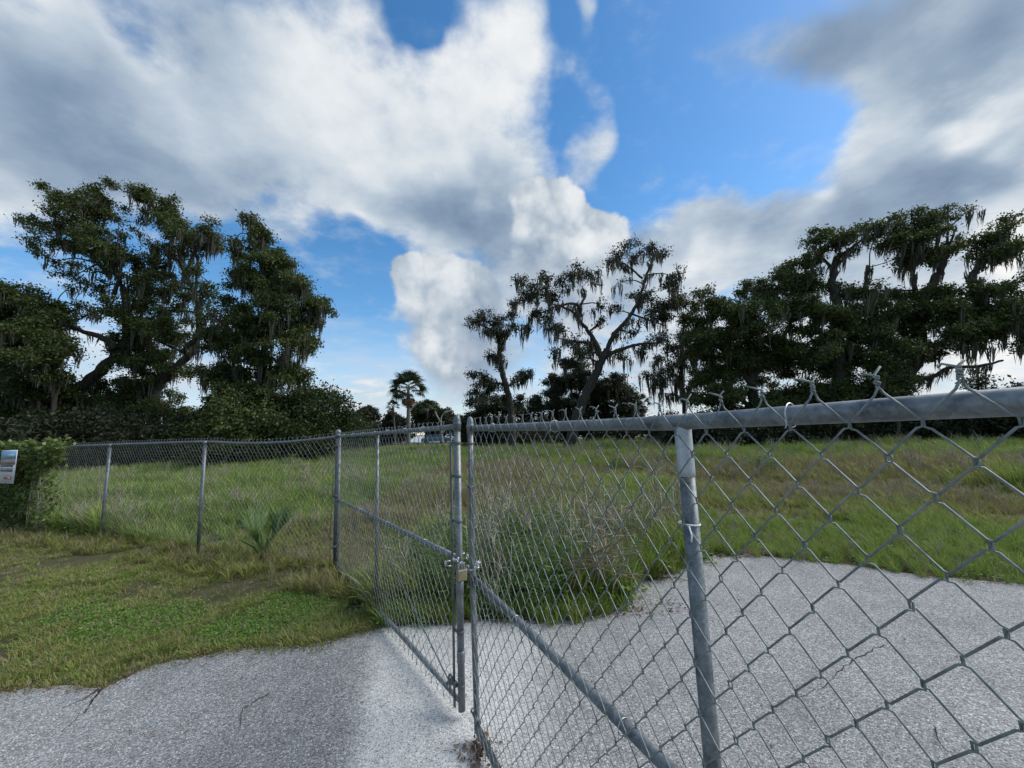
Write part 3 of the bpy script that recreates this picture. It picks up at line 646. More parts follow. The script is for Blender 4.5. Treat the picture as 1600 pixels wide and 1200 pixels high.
tree('oak_tree', 'cone-topped leafy oak with curtains of grey moss on its lake side', 25,
     [([(400, 705), (398, 650), (405, 590), (410, 530), (412, 480), (408, 430), (400, 385), (395, 350)], .34, .05, 1), ([(408, 540), (450, 505), (490, 490)], .14, .05, 1), ([(408, 560), (370, 520), (350, 500)], .14, .05, -1), ([(410, 480), (385, 450), (370, 425)], .09, .04, 1), ([(408, 600), (440, 580), (460, 560)], .1, .04, -1)],
     [(388, 342, 14, 10), (396, 362, 18, 14), (412, 376, 22, 14), (390, 392, 24, 14), (430, 392, 16, 10), (448, 402, 12, 8, .8), (446, 418, 24, 16), (410, 418, 38, 20), (380, 440, 30, 20), (465, 445, 26, 20), (430, 452, 42, 24), (486, 472, 24, 16), (508, 486, 14, 10), (440, 490, 46, 28), (375, 485, 36, 28), (480, 500, 24, 18), (390, 525, 46, 32), (348, 530, 30, 28),
      (450, 530, 34, 24), (474, 535, 20, 22), (415, 565, 40, 28), (370, 580, 40, 30), (335, 590, 26, 24, .8), (445, 580, 30, 26, .8), (460, 600, 16, 22, .6), (395, 620, 44, 28), (366, 378, 9, 8, .6), (330, 500, 14, 20, .6), (340, 640, 30, 20), (430, 640, 36, 22), (310, 655, 26, 16)], moss=.6, mlen=1.6, dens=470)
tree('low_tree', 'low dark tree filling the gap behind the leaning oak trunk', 33, [([(150, 705), (150, 670), (148, 640)], .25, .12, 0), ([(150, 672), (120, 650)], .1, .05, 1), ([(150, 672), (185, 650)], .1, .05, -1)],
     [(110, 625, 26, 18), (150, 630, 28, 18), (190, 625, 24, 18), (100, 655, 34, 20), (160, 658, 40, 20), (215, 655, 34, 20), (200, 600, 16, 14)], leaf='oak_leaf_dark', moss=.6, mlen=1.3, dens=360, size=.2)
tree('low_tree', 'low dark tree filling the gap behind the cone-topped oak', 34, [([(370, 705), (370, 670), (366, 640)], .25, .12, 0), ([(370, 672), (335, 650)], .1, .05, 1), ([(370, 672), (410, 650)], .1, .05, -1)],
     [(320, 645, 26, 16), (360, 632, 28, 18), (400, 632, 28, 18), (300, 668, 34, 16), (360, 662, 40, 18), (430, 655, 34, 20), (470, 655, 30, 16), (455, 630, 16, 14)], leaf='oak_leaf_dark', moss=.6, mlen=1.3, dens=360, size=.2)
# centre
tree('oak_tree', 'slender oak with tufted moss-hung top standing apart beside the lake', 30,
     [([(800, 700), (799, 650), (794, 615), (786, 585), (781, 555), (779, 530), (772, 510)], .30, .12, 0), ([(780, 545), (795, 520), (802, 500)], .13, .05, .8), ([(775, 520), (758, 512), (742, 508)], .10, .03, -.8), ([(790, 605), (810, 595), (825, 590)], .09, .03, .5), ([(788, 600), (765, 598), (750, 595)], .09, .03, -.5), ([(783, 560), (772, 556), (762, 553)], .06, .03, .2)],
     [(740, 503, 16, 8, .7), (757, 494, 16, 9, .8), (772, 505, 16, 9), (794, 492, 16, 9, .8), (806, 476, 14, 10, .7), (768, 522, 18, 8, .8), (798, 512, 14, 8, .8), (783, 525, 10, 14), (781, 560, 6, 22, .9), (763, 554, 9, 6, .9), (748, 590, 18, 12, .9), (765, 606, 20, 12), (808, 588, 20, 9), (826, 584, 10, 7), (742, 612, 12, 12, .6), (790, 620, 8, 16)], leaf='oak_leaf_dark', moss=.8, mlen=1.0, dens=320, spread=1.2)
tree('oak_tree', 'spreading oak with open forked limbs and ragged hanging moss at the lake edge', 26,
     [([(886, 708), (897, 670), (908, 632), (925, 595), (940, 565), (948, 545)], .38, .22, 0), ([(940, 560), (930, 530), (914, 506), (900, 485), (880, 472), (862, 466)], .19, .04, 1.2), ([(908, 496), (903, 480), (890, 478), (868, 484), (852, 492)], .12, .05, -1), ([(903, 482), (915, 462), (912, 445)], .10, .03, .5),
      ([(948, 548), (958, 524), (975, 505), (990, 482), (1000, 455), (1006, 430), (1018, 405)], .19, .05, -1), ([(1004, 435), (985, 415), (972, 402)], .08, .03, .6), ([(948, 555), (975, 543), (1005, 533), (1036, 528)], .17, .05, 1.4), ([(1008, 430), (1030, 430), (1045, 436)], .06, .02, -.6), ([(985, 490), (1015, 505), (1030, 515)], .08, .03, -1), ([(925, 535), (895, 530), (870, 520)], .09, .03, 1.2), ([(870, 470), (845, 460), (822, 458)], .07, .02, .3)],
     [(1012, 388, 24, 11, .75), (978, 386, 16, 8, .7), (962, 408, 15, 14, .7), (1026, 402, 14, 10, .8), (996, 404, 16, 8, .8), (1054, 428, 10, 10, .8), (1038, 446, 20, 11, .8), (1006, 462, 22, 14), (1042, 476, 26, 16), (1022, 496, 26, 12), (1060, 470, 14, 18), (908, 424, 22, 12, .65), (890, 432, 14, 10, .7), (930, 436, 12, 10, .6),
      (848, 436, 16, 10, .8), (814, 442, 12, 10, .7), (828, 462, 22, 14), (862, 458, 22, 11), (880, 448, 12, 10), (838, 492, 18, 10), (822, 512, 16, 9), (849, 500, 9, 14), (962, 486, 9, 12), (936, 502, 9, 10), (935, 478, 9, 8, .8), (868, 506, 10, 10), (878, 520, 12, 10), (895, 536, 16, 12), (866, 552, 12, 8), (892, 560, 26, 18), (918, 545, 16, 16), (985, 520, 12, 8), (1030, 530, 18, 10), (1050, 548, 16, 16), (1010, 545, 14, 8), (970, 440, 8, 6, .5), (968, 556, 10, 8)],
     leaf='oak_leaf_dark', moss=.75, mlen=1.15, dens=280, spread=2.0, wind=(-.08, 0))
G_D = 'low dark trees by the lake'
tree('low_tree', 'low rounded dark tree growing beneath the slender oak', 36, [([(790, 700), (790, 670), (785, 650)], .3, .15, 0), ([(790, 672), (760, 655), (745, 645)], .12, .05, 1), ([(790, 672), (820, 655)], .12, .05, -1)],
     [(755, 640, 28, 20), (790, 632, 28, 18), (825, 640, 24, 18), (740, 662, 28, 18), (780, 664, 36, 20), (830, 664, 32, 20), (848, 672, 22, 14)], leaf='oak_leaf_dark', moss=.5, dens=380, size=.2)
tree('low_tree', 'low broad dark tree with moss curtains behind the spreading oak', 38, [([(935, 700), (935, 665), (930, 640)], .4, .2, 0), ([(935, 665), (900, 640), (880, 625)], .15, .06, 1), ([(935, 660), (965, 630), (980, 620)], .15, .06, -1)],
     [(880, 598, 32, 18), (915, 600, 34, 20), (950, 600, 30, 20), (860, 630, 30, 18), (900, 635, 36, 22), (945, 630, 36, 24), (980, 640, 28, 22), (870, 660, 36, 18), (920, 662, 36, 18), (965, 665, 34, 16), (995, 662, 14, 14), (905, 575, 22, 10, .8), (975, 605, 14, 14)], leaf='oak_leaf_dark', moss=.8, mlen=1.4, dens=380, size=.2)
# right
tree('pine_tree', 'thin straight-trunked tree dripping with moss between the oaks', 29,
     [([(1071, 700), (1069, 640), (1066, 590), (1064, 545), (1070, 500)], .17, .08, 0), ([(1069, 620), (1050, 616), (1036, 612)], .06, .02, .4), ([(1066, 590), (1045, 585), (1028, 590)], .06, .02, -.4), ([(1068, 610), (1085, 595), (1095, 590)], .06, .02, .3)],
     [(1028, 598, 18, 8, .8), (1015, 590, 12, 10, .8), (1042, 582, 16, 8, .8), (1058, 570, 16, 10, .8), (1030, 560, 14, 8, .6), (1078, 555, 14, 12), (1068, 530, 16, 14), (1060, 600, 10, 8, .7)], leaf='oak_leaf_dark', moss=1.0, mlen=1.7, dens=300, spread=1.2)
tree('oak_tree', 'dense dark oak with stepped crown beyond the gate upright', 25,
     [([(1185, 705), (1180, 650), (1175, 600), (1170, 540), (1165, 500)], .42, .14, 0), ([(1175, 600), (1140, 550), (1110, 510)], .2, .06, 1), ([(1175, 590), (1215, 530), (1235, 470)], .2, .06, -1), ([(1180, 640), (1130, 600), (1100, 590)], .15, .06, 1.5)],
     [(1078, 470, 20, 12, .8), (1100, 462, 14, 10, .7), (1112, 480, 26, 16), (1085, 500, 24, 18), (1140, 488, 30, 20), (1172, 446, 16, 10), (1182, 460, 28, 18), (1216, 428, 20, 12), (1235, 420, 20, 12), (1205, 445, 26, 16), (1248, 440, 28, 18), (1090, 535, 26, 26), (1130, 530, 44, 32), (1185, 505, 46, 34), (1240, 485, 42, 34), (1100, 580, 22, 26), (1150, 580, 48, 38), (1215, 560, 50, 40), (1120, 625, 36, 32), (1180, 640, 50, 34), (1245, 620, 44, 36), (1110, 660, 30, 22), (1215, 670, 50, 20)],
     moss=.45, mlen=1.1, dens=450, spread=2.8)
tree('oak_tree', 'oak with bare neck carrying a flat tuft above the dark canopy', 24,
     [([(1310, 705), (1312, 650), (1310, 580), (1308, 520), (1306, 470), (1300, 440), (1304, 412), (1312, 395)], .44, .13, 0), ([(1303, 425), (1290, 400), (1280, 385)], .12, .04, .5), ([(1306, 405), (1328, 388), (1345, 372)], .12, .04, -.5), ([(1306, 455), (1285, 440), (1265, 432)], .10, .03, .7), ([(1310, 560), (1270, 520), (1255, 500)], .2, .06, -1)],
     [(1286, 366, 22, 10, .85), (1300, 378, 30, 12), (1322, 372, 20, 12), (1336, 366, 18, 9, .85), (1350, 356, 10, 6, .7), (1278, 396, 16, 8, .8), (1268, 414, 18, 10, .9), (1255, 408, 12, 8, .8), (1270, 440, 22, 14), (1322, 398, 10, 8, .7), (1310, 455, 22, 12), (1280, 480, 34, 24), (1310, 510, 40, 32), (1270, 545, 40, 34), (1320, 565, 46, 36), (1290, 620, 46, 36), (1340, 630, 40, 34), (1310, 672, 50, 20)],
     moss=.5, mlen=1.2, dens=440, wind=(-.22, 0), spread=2.6)
tree('oak_tree', 'great windswept oak with flat layered top and slanting moss beards', 24,
     [([(1385, 705), (1392, 650), (1402, 610), (1420, 580), (1435, 545), (1440, 500), (1450, 460), (1470, 420), (1480, 390)], .55, .14, 0), ([(1400, 600), (1385, 540), (1378, 480), (1372, 440), (1385, 405)], .24, .07, 1.2), ([(1440, 490), (1415, 440), (1410, 400)], .16, .05, -1), ([(1420, 590), (1450, 590), (1475, 576), (1515, 574), (1548, 566)], .16, .06, -.6), ([(1475, 410), (1450, 380), (1430, 360)], .1, .03, .6)],
     [(1375, 362, 18, 10, .9), (1398, 350, 26, 12), (1432, 344, 26, 13), (1456, 336, 22, 9, .9), (1482, 331, 16, 6, .8), (1508, 332, 10, 4, .7), (1385, 382, 26, 14), (1418, 372, 34, 18), (1448, 372, 28, 18), (1470, 352, 16, 8, .8), (1462, 396, 26, 18), (1432, 402, 30, 16), (1400, 405, 20, 14), (1480, 380, 14, 10, .8),
      (1345, 455, 26, 12), (1390, 458, 34, 14), (1430, 462, 36, 14), (1360, 490, 40, 26), (1420, 500, 46, 30), (1375, 540, 46, 34), (1430, 550, 40, 30), (1370, 600, 42, 36), (1420, 600, 18, 20, .6), (1365, 650, 42, 34), (1420, 655, 36, 30), (1400, 675, 50, 20)], moss=.6, mlen=1.4, dens=430, wind=(-.30, 0), spread=2.6)
tree('oak_tree', 'far-reaching oak limb tree with moss-laden canopy beside the tall right-hand oaks', 23,
     [([(1700, 705), (1690, 640), (1660, 570), (1600, 520), (1550, 490), (1520, 450), (1525, 420), (1545, 395)], .5, .10, 0), ([(1570, 530), (1520, 500), (1480, 490)], .2, .06, 1), ([(1670, 590), (1680, 520), (1670, 480)], .25, .08, 1), ([(1535, 410), (1555, 380), (1570, 352)], .09, .03, -.4)],
     [(1510, 384, 16, 7, .8), (1528, 376, 18, 9), (1552, 366, 24, 10), (1562, 344, 16, 8, .85), (1582, 352, 14, 5, .7), (1536, 392, 28, 13), (1560, 388, 24, 11), (1548, 412, 22, 12), (1590, 378, 22, 8, .8), (1570, 402, 16, 8, .7), (1480, 456, 30, 12), (1512, 462, 26, 11), (1540, 462, 34, 14), (1572, 450, 20, 10, .9), (1600, 470, 30, 16), (1480, 490, 40, 22), (1530, 494, 44, 22), (1585, 496, 36, 22), (1490, 522, 38, 20), (1545, 520, 40, 14), (1620, 520, 30, 24), (1500, 540, 26, 10, .8), (1650, 480, 40, 50), (1660, 420, 40, 30)],
     moss=.6, mlen=1.3, dens=430, wind=(-.22, 0), spread=2.6)
tree('young_pine', 'small feathery conifer silhouetted under the hanging limb', 27, [([(1530, 705), (1529, 650), (1528, 600), (1528, 575)], .12, .04, 0)],
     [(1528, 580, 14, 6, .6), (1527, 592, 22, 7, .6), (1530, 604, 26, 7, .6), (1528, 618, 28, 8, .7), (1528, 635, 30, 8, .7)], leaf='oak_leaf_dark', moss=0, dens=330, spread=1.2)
# far tree line
FT = [(548, 672, 62, 34), (575, 662, 70, 44), (612, 668, 64, 46), (665, 652, 70, 42), (690, 662, 66, 40), (715, 668, 72, 30), (530, 668, 58, 36), (1470, 665, 48, 30)]
FL = ['rounded far tree right beside the ball-capped gate post', 'dome-shaped far tree left of the cabbage palm', 'dark far tree standing directly behind the cabbage palm trunks', 'tallest green far tree just past the cabbage palm', 'far tree behind the white dead snag', 'small far tree above the padlocked gate stiles', 'bushy far tree where the fence meets the gate', 'distant tree under the hanging oak limb']
for (x, y, d, hh), lb in zip(FT, FL):
    k = d / FPX * 1.0
    tree('broadleaf_tree', lb, d, [([(x, 694), (x, 680), (x + 2, y)], .3, .12, 0)], [(x + rng.uniform(-16, 16), y + rng.uniform(-.35, .35) * hh, rng.uniform(13, 20), rng.uniform(9, 14)) for _ in range(8)] + [(x, y - hh * .45, 10, 6, .8), (x - 8, y + 12, 20, 10), (x + 10, y + 12, 20, 10)], leaf='oak_leaf_dark' if x != 665 else 'oak_leaf', moss=.15, dens=110, size=.38, spread=3.0, group='far trees')
#@@TREEEND

# ------------------------------------------------------------------ palms
def fan_mesh(name, n=18, L=1.0, spread=2.6, fold=.25, mat=None, droop=.35, stalk=.9):
    mb = MB(); 
    mb.tube([(0, 0, 0), (stalk * .5, 0, .03), (stalk, 0, 0)], [.02, .014, .010], 4)
    for i in range(n):
        a = (i / (n - 1) - .5) * spread; l = L * (1 - .25 * abs(a) / (spread / 2)) * random.uniform(.85, 1.1)
        d = np.array([math.cos(a), math.sin(a), 0]); sd = np.array([-math.sin(a), math.cos(a), 0]); o_ = np.array([stalk, 0, 0])
        P = [o_, o_ + d * l * .55 + np.array([0, 0, fold * .25 * l * math.cos(a)]), o_ + d * l + np.array([0, 0, -droop * l * random.uniform(.5, 1.2)])]
        w = L * spread / n * .30
        mb.add([P[0] - sd * .01, P[0] + sd * .01, P[1] + sd * w, P[1] - sd * w], [(0, 1, 2, 3)]); mb.add([P[1] - sd * w, P[1] + sd * w, P[2]], [(0, 1, 2)])
    return mb.mesh(name, mat, False)
def palm(label, px, py_top, depth, trunk_r, nf, L, lean=0, skirt=True, group=None):
    c_ = at(px, py_top, depth); b0 = np.array([c_[0] - lean, depth, 0.])
    T = thing('cabbage_palm', label, 'palm tree', b0, 0, group)
    tb = MB(); P = np.array([[lean * s_ ** 1.5, 0, c_[2] * s_] for s_ in np.linspace(0, 1, 24)]); P[0, 2] = -.2
    tb.tube(P, trunk_r * (1 + .10 * rng.normal(size=24)) * np.linspace(1.1, .95, 24), 9); tb.build('trunk', MAT['palm_bark'], T)
    fm = [fan_mesh('frond', 20, L, 3.4, .2, MAT['palm_green'], .45, L * 1.0) for _ in range(3)]; dm = [fan_mesh('dead_frond', 14, L * .8, 2.2, .1, MAT['palm_dead'], .2, L * .7) for _ in range(2)]
    for i in range(nf):
        o = obj('frond', fm[i % 3], T); o.location = (lean, 0, c_[2]); el_ = -74 + 116 * (i / nf) ** .9 + random.uniform(-8, 8)
        o.rotation_euler = (random.uniform(-.5, .5), R(el_ - 12), i * 2.39996)
    if skirt:
        for i in range(22):
            o = obj('dead_frond', dm[i % 2], T); o.location = (lean, 0, c_[2] - .25 - .3 * random.random()); o.rotation_euler = (random.uniform(-.3, .3), R(random.uniform(58, 84)), i * 2.39996 + .3)
    return T
palm('tall cabbage palm with brown skirt of dead fronds beyond the gate', 638, 608, 60, .28, 31, 1.75)
palm('thin-trunked cabbage palm leaning beside the tall skirted palm', 614, 636, 61, .13, 16, .7, -.4)
palm('small green cabbage palm in front of the far tree line', 668, 638, 64, .16, 18, .9, 0, False)
palm('little cabbage palm dark against the lake beside the spreading oak', 985, 626, 52, .12, 18, .9, 0)
palm('little cabbage palm dark against the lake beside the mossy thin tree', 1003, 630, 54, .12, 16, .8, .2)
# young palm by the fence
yp = gp(412, 872)
T = thing('young_palm', 'young fan palm sprouting in front of the chain link fence', 'palm', yp)
yf = [fan_mesh('frond', 13, .40, .75, .2, MAT['fennel'], .08, .30) for _ in range(3)]
for i in range(9):
    o = obj('frond', yf[i % 3], T); o.rotation_euler = (random.uniform(-1, 1), -R(random.uniform(48, 84)), i * 2.4 + .5); o.scale = [random.uniform(.8, 1.2)] * 3; o.location = (random.uniform(-.03, .03), random.uniform(-.03, .03), 0)

# ------------------------------------------------------------------ far things: dead white tree, house, cars, dock rail, far shore
dt = thing('dead_tree', 'bare white dead tree with forked branches beyond the gate', 'tree', at(690, 690, 58) * np.array([1, 1, 0]))
db = MB(); bo = at(690, 690, 58) * np.array([1, 1, 0])
for L_ in ([(692, 694), (690, 675), (689, 655), (694, 645), (701, 638)], [(689, 660), (683, 650), (680, 642)], [(694, 645), (704, 642), (708, 643)], [(690, 678), (698, 668)]):
    S = smooth_path([at(x, y, 58) for x, y in L_], 5) - bo; S[0, 2] -= .1 if L_[0][1] > 690 else 0; db.tube(S, np.linspace(.16, .05, len(S)), 6)
db.build('trunk', MAT['bark_pale'], dt)
def house(name, label, px0, px1, d, h, wallc, roofc):
    a = at(px0, 690, d); b_ = at(px1, 690, d); w = abs(b_[0] - a[0]); T = thing(name, label, 'house', ((a[0] + b_[0]) / 2, d + 4, 0))
    part('wall', plain(name + '_wall', wallc, .9, .08, 3), T, lambda q: q.box((0, 0, h / 2 - .1), (w, 7, h + .2)))
    rf = MB(); e = .5; rf.add([(-w / 2 - e, -3.5 - e, h), (w / 2 + e, -3.5 - e, h), (w / 2 + e, 3.5 + e, h), (-w / 2 - e, 3.5 + e, h), (-w / 2 + 2, 0, h + 1.6), (w / 2 - 2, 0, h + 1.6)], [(0, 1, 5, 4), (2, 3, 4, 5), (1, 2, 5), (3, 0, 4), (3, 2, 1, 0)]); rf.build('roof', plain(name + '_roof', roofc, .9, .2, 3), T, False)
    for i in range(max(2, int(w / 3.2))):
        x = -w / 2 + (i + .5) * w / max(2, int(w / 3.2))
        wd = part('window', plain('window_frame', (.7, .7, .68), .6, .05), T, lambda q: [q.box((x, -3.53, 1.5), (1.3, .06, .09)), q.box((x, -3.53, .85 + 1.35), (1.3, .06, .09)), q.box((x - .62, -3.53, 1.85), (.08, .06, .62)), q.box((x + .62, -3.53, 1.85), (.08, .06, .62))])
        part('pane', MAT['glass'], wd, lambda q: q.box((x, -3.51, 1.85), (1.16, .03, .62)))
m, t, b = new_mat('dark_glass'); b.inputs['Base Color'].default_value = (.03, .04, .05, 1); b.inputs['Roughness'].default_value = .08; MAT['glass'] = m
house('bungalow', 'low pinkish bungalow glimpsed through the gate mesh below the palm', 572, 616, 74, 2.6, (.20, .14, .12), (.10, .09, .085))
house('cottage', 'low beige cottage glimpsed beneath the oaks behind the fence', 250, 312, 46, 2.2, (.46, .40, .31), (.16, .13, .11))
def car(label, px, d, paint, name='parked_car'):
    c_ = at(px, 690, d); T = thing(name, label, 'car', (c_[0], d, 0), .15)
    prof = [(-2.2, .35), (-2.25, .75), (-2.1, .92), (-1.5, .98), (-.9, 1.45), (.7, 1.48), (1.4, 1.0), (2.1, .88), (2.25, .6), (2.2, .35)]
    bdy = MB(); n = len(prof); wv_ = [.82 if z < 1.1 else .66 for _, z in prof]
    bdy.add([(x, -w, z) for (x, z), w in zip(prof, wv_)] + [(x, w, z) for (x, z), w in zip(prof, wv_)], [(i, (i + 1) % n, n + (i + 1) % n, n + i) for i in range(n)] + [tuple(range(n))[::-1], tuple(range(n, 2 * n))])
    bdy.build('body', plain('car_paint', paint, .3, .03), T, False)
    for s_ in (-1, 1):
        part('side_window', MAT['glass'], T, lambda q: q.add([(-1.25, s_ * .80, 1.03), (1.1, s_ * .80, 1.03), (.6, s_ * .70, 1.40), (-.8, s_ * .70, 1.40)], [(0, 1, 2, 3)]))
        for x in (-1.4, 1.4):
            wh = part('wheel', plain('tyre', (.02, .02, .02), .9), T, lambda q: q.torus((x, s_ * .76, .33), .24, .09, (0, 1, 0), 16, 8)); part('rim', MAT['chain'], wh, lambda q: q.tube(line((x, s_ * .72, .33), (x, s_ * .80, .33)), .2, 12))
car('dark blue parked car beyond the gate behind the white dead tree', 681, 62, (.08, .13, .20))
car('white parked car beyond the gate beside the latch stile', 708, 64, (.75, .75, .74))
dr = thing('dock_rail', 'long pale wooden rail fence along the lake shore', 'fence', (*at(812, 690, 54)[:2], 0))
a_ = at(812, 690, 54); e_ = at(1010, 690, 54); wl = e_[0] - a_[0]; wood = plain('grey_wood', (.30, .28, .25), .9, .25, 4)
for i in range(9): part('post', wood, dr, lambda q: q.box((wl * i / 8, 0, .4), (.14, .14, 1.2)))
for z in (.92, .50): part('rail', wood, dr, lambda q: q.box((wl / 2, -.09, z), (wl, .05, .13)))
fs = []; 
for i in range(5000):
    a = rng.uniform(-.2, 1.15); d = 900 + rng.uniform(0, 120); fs.append((d * math.sin(a), d * math.cos(a), rng.uniform(0, 9) * (.7 + .3 * math.sin(a * 40))))
o = obj('far_shore_woods', quads('far_shore_woods', leaf_quads(np.array(fs), 9.0, 3.5), MAT['oak_leaf_dark'])); stuff(o); tag(o, 'thin line of woods along the far side of the lake', 'woods')

# ------------------------------------------------------------------ shrubs
def shrub(name, label, px, py, d, rx, h, n, leaf='shrub_leaf', size=.14, group=None, cat='shrub', moss=False):
    c_ = at(px, py, d); b0 = np.array([c_[0], d, 0.]); T = thing(name, label, cat, b0, 0, group)
    sm = MB(); LV = []
    for i in range(max(6, int(n / 180))):
        a = rng.uniform(0, 2 * math.pi); rr = rx * math.sqrt(rng.random()) * .85; zz_ = h * rng.uniform(.25, .95) * math.sqrt(max(.15, 1 - (rr / rx) ** 2 * .8)); e = np.array([rr * math.cos(a), rr * math.sin(a) * .8, zz_])
        sm.tube([(e[0] * .1, e[1] * .1, -.05), (e[0] * .5, e[1] * .5, zz_ * .6), tuple(e)], [.04, .025, .008], 4, False)
        LV.append(e + rng.normal(size=(180, 3)) * np.array([.32, .32, .26]) * min(1.2, .5 + rx * .25))
    P = np.concatenate(LV); P[:, 2] = np.abs(P[:, 2]); L = size * rng.uniform(.6, 1.3, len(P))
    sm.build('stems', MAT['bark'], T); obj('foliage', quads('foliage', leaf_quads(P, L, L * .3), MAT[leaf]), T); return T
SH = [(30, 668, 20, 2.6, 3.0, 'oak_leaf_dark'), (95, 672, 21, 2.4, 2.6, 'oak_leaf_dark'), (150, 665, 22, 2.4, 2.4, 'oak_leaf_dark'), (205, 670, 22, 2.2, 2.6, 'oak_leaf_dark'), (265, 672, 24, 2.2, 2.4, 'oak_leaf_dark'), (330, 668, 23, 2.3, 2.4, 'shrub_leaf'), (372, 655, 22, 2.0, 3.0, 'oak_leaf'), (425, 660, 23, 2.2, 2.7, 'shrub_leaf'), (480, 648, 25, 2.0, 3.2, 'shrub_leaf'), (512, 655, 27, 1.8, 3.0, 'shrub_leaf'), (540, 668, 34, 2.2, 2.2, 'shrub_leaf')]
SL = ['big dark shrub behind the sign on the fence', 'dark shrub under the leaning oak trunk', 'dark shrub between the leaning oak trunk and the moss-hung middle oak', 'green shrub under the moss-hung middle of the oaks', 'very dark shrub below the beige cottage gap', 'dim shrub between the cottage gap and the lighter olive-green bush', 'lighter olive-green bush under the cone-topped oak', 'green shrub at the foot of the cone-topped oak', 'tall rounded shrub at the end of the oak thicket', 'shrub next to the ball-capped gate post skyline', 'far low shrub seen through the gate top']
for (x, y, d, rx, h, lf), lb in zip(SH, SL): shrub('shrub', lb, x, y, d, rx * 1.2, h * rng.uniform(.95, 1.75), 9000 if lf != 'fennel' else 5000, lf, .19, 'shrubs under the oaks')
SR = [(1090, 24, 2.2, 1.9), (1150, 23, 2.4, 1.8), (1225, 23, 2.6, 1.7), (1450, 22, 2.4, 1.8), (1510, 21, 2.4, 2.2), (1575, 20, 2.6, 2.5), (1640, 19, 2.4, 2.6), (1040, 30, 2.0, 2.2), (830, 34, 2.4, 1.8), (960, 36, 2.6, 2.0), (870, 38, 2.2, 1.6), (770, 36, 2.6, 2.2), (735, 38, 2.2, 2.4), (1290, 24, 2.4, 1.6), (1350, 24, 2.4, 1.5)]
SRL = ['dark shrub just past the gate upright', 'shrub shadowed under the stepped oak', 'wide low shrub under the stepped oak', 'shrub left of the small conifer', 'shrub around the foot of the small conifer', 'tall black-green shrub under the far-reaching oak limb', 'shrub beside the trunk of the far-reaching oak', 'fan-shaped dark shrub below the mossy thin tree', 'low shrub right of the slender oak', 'low shrub right of the spreading oak trunk', 'low shrub left of the spreading oak trunk', 'dark shrub under the slender oak', 'dark shrub beside the latch stile skyline', 'shrub under the bare-necked oak', 'shrub left of the windswept oak trunk']
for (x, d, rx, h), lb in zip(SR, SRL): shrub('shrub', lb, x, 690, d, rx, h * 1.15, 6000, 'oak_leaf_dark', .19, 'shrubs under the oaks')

# ------------------------------------------------------------------ vine and sign on the fence
def fpt(x, z, y=0.0):
    n_ = np.array([-FDIR[1], FDIR[0]]); q = HINGE + FDIR * x + n_ * y; return np.array([q[0], q[1], z])
vn = thing('vine', 'dense olive vine smothering the end of the chain link fence', 'vine', fpt(8.6, 0)); b0 = fpt(8.6, 0)
P = []
for i in range(21000):
    x = 6.35 + 3.9 * rng.random(); z = rng.uniform(0, 1.54); lim = 6.5 + .5 * (z < .75) + .55 * abs(math.sin(z * 2.2)) + .25 * math.sin(z * 9)
    if x < lim and rng.random() > .12: continue
    P.append(fpt(x, z + .03 * rng.normal(), .02 + .06 * rng.normal()))
for i in range(1600):
    x = 5.9 + 4.2 * rng.random() ** .6; P.append(fpt(x, 1.50 + .045 * rng.normal(), .05 * rng.normal()))
P = np.array(P) - b0; L = .060 * rng.uniform(.6, 1.4, len(P)); obj('foliage', quads('foliage', leaf_quads(P, L, L * .38), MAT['vine_leaf']), vn)
sm = MB()
for i in range(26):
    x = 6.7 + 3.2 * rng.random(); zz_ = np.linspace(0, rng.uniform(.8, 1.5), 9); sm.tube([fpt(x + .12 * math.sin(3 * z + i) + .2 * z * math.sin(i), z, .06) - b0 for z in zz_], np.linspace(.008, .003, 9), 4)
sm.build('stems', MAT['dead_stalk'], vn)
# sign: right edge just inside the picture
def fence_x(px, py=730):
    d_ = ray(px, py); A = np.array([[d_[0], -FDIR[0]], [d_[1], -FDIR[1]]]); s_, x = np.linalg.solve(A, HINGE + SOFF); return x, EYE + s_ * d_[2]
SOFF = np.array([-FDIR[1], FDIR[0]]) * .26
xr, zt = fence_x(27, 703); _, zb = fence_x(22, 756)
sg_ = thing('fence_sign', 'white notice board with blue photo panel hung on the vine-covered fence', 'sign', fpt(xr, zb, .26), math.atan2(FDIR[1], FDIR[0]))
SWD, SHT = .62, zt - zb
def panel(name, mat, x0, x1, z0, z1, yy, parent): return part(name, mat, parent, lambda q: q.box(((x0 + x1) / 2, yy, (z0 + z1) / 2), (x1 - x0, .006, z1 - z0)))
fl = lambda n_, c_: plain(n_, c_, .5, .06, 30)
bdp = panel('board', fl('sign_white', (.72, .75, .78)), 0, SWD, 0, SHT, -.004, sg_)
yy = .003
panel('sky_print', fl('sign_blue', (.22, .42, .62)), .012, SWD - .012, SHT * .72, SHT - .012, yy, bdp); panel('cloud_print', fl('sign_cloud', (.55, .66, .75)), .05, .34, SHT * .80, SHT * .88, yy + .004, bdp)
panel('house_print', fl('sign_brown', (.30, .20, .17)), .012, SWD - .012, SHT * .56, SHT * .716, yy, bdp)
for z0, z1, c_ in ((.50, .55, (.03, .03, .035)), (.355, .385, (.03, .03, .035)), (.385, .45, (.34, .30, .27)), (.45, .495, (.62, .64, .66))): panel('print_band', fl('sign_band', c_), .09, SWD - .05, SHT * z0 + .001, SHT * z1 - .001, yy, bdp)
panel('red_print', fl('sign_red', (.45, .10, .13)), .10, .40, SHT * .13, SHT * .21, yy, bdp); panel('white_print', fl('sign_white', (.72, .75, .78)), .12, .22, SHT * .15, SHT * .19, yy + .004, bdp)
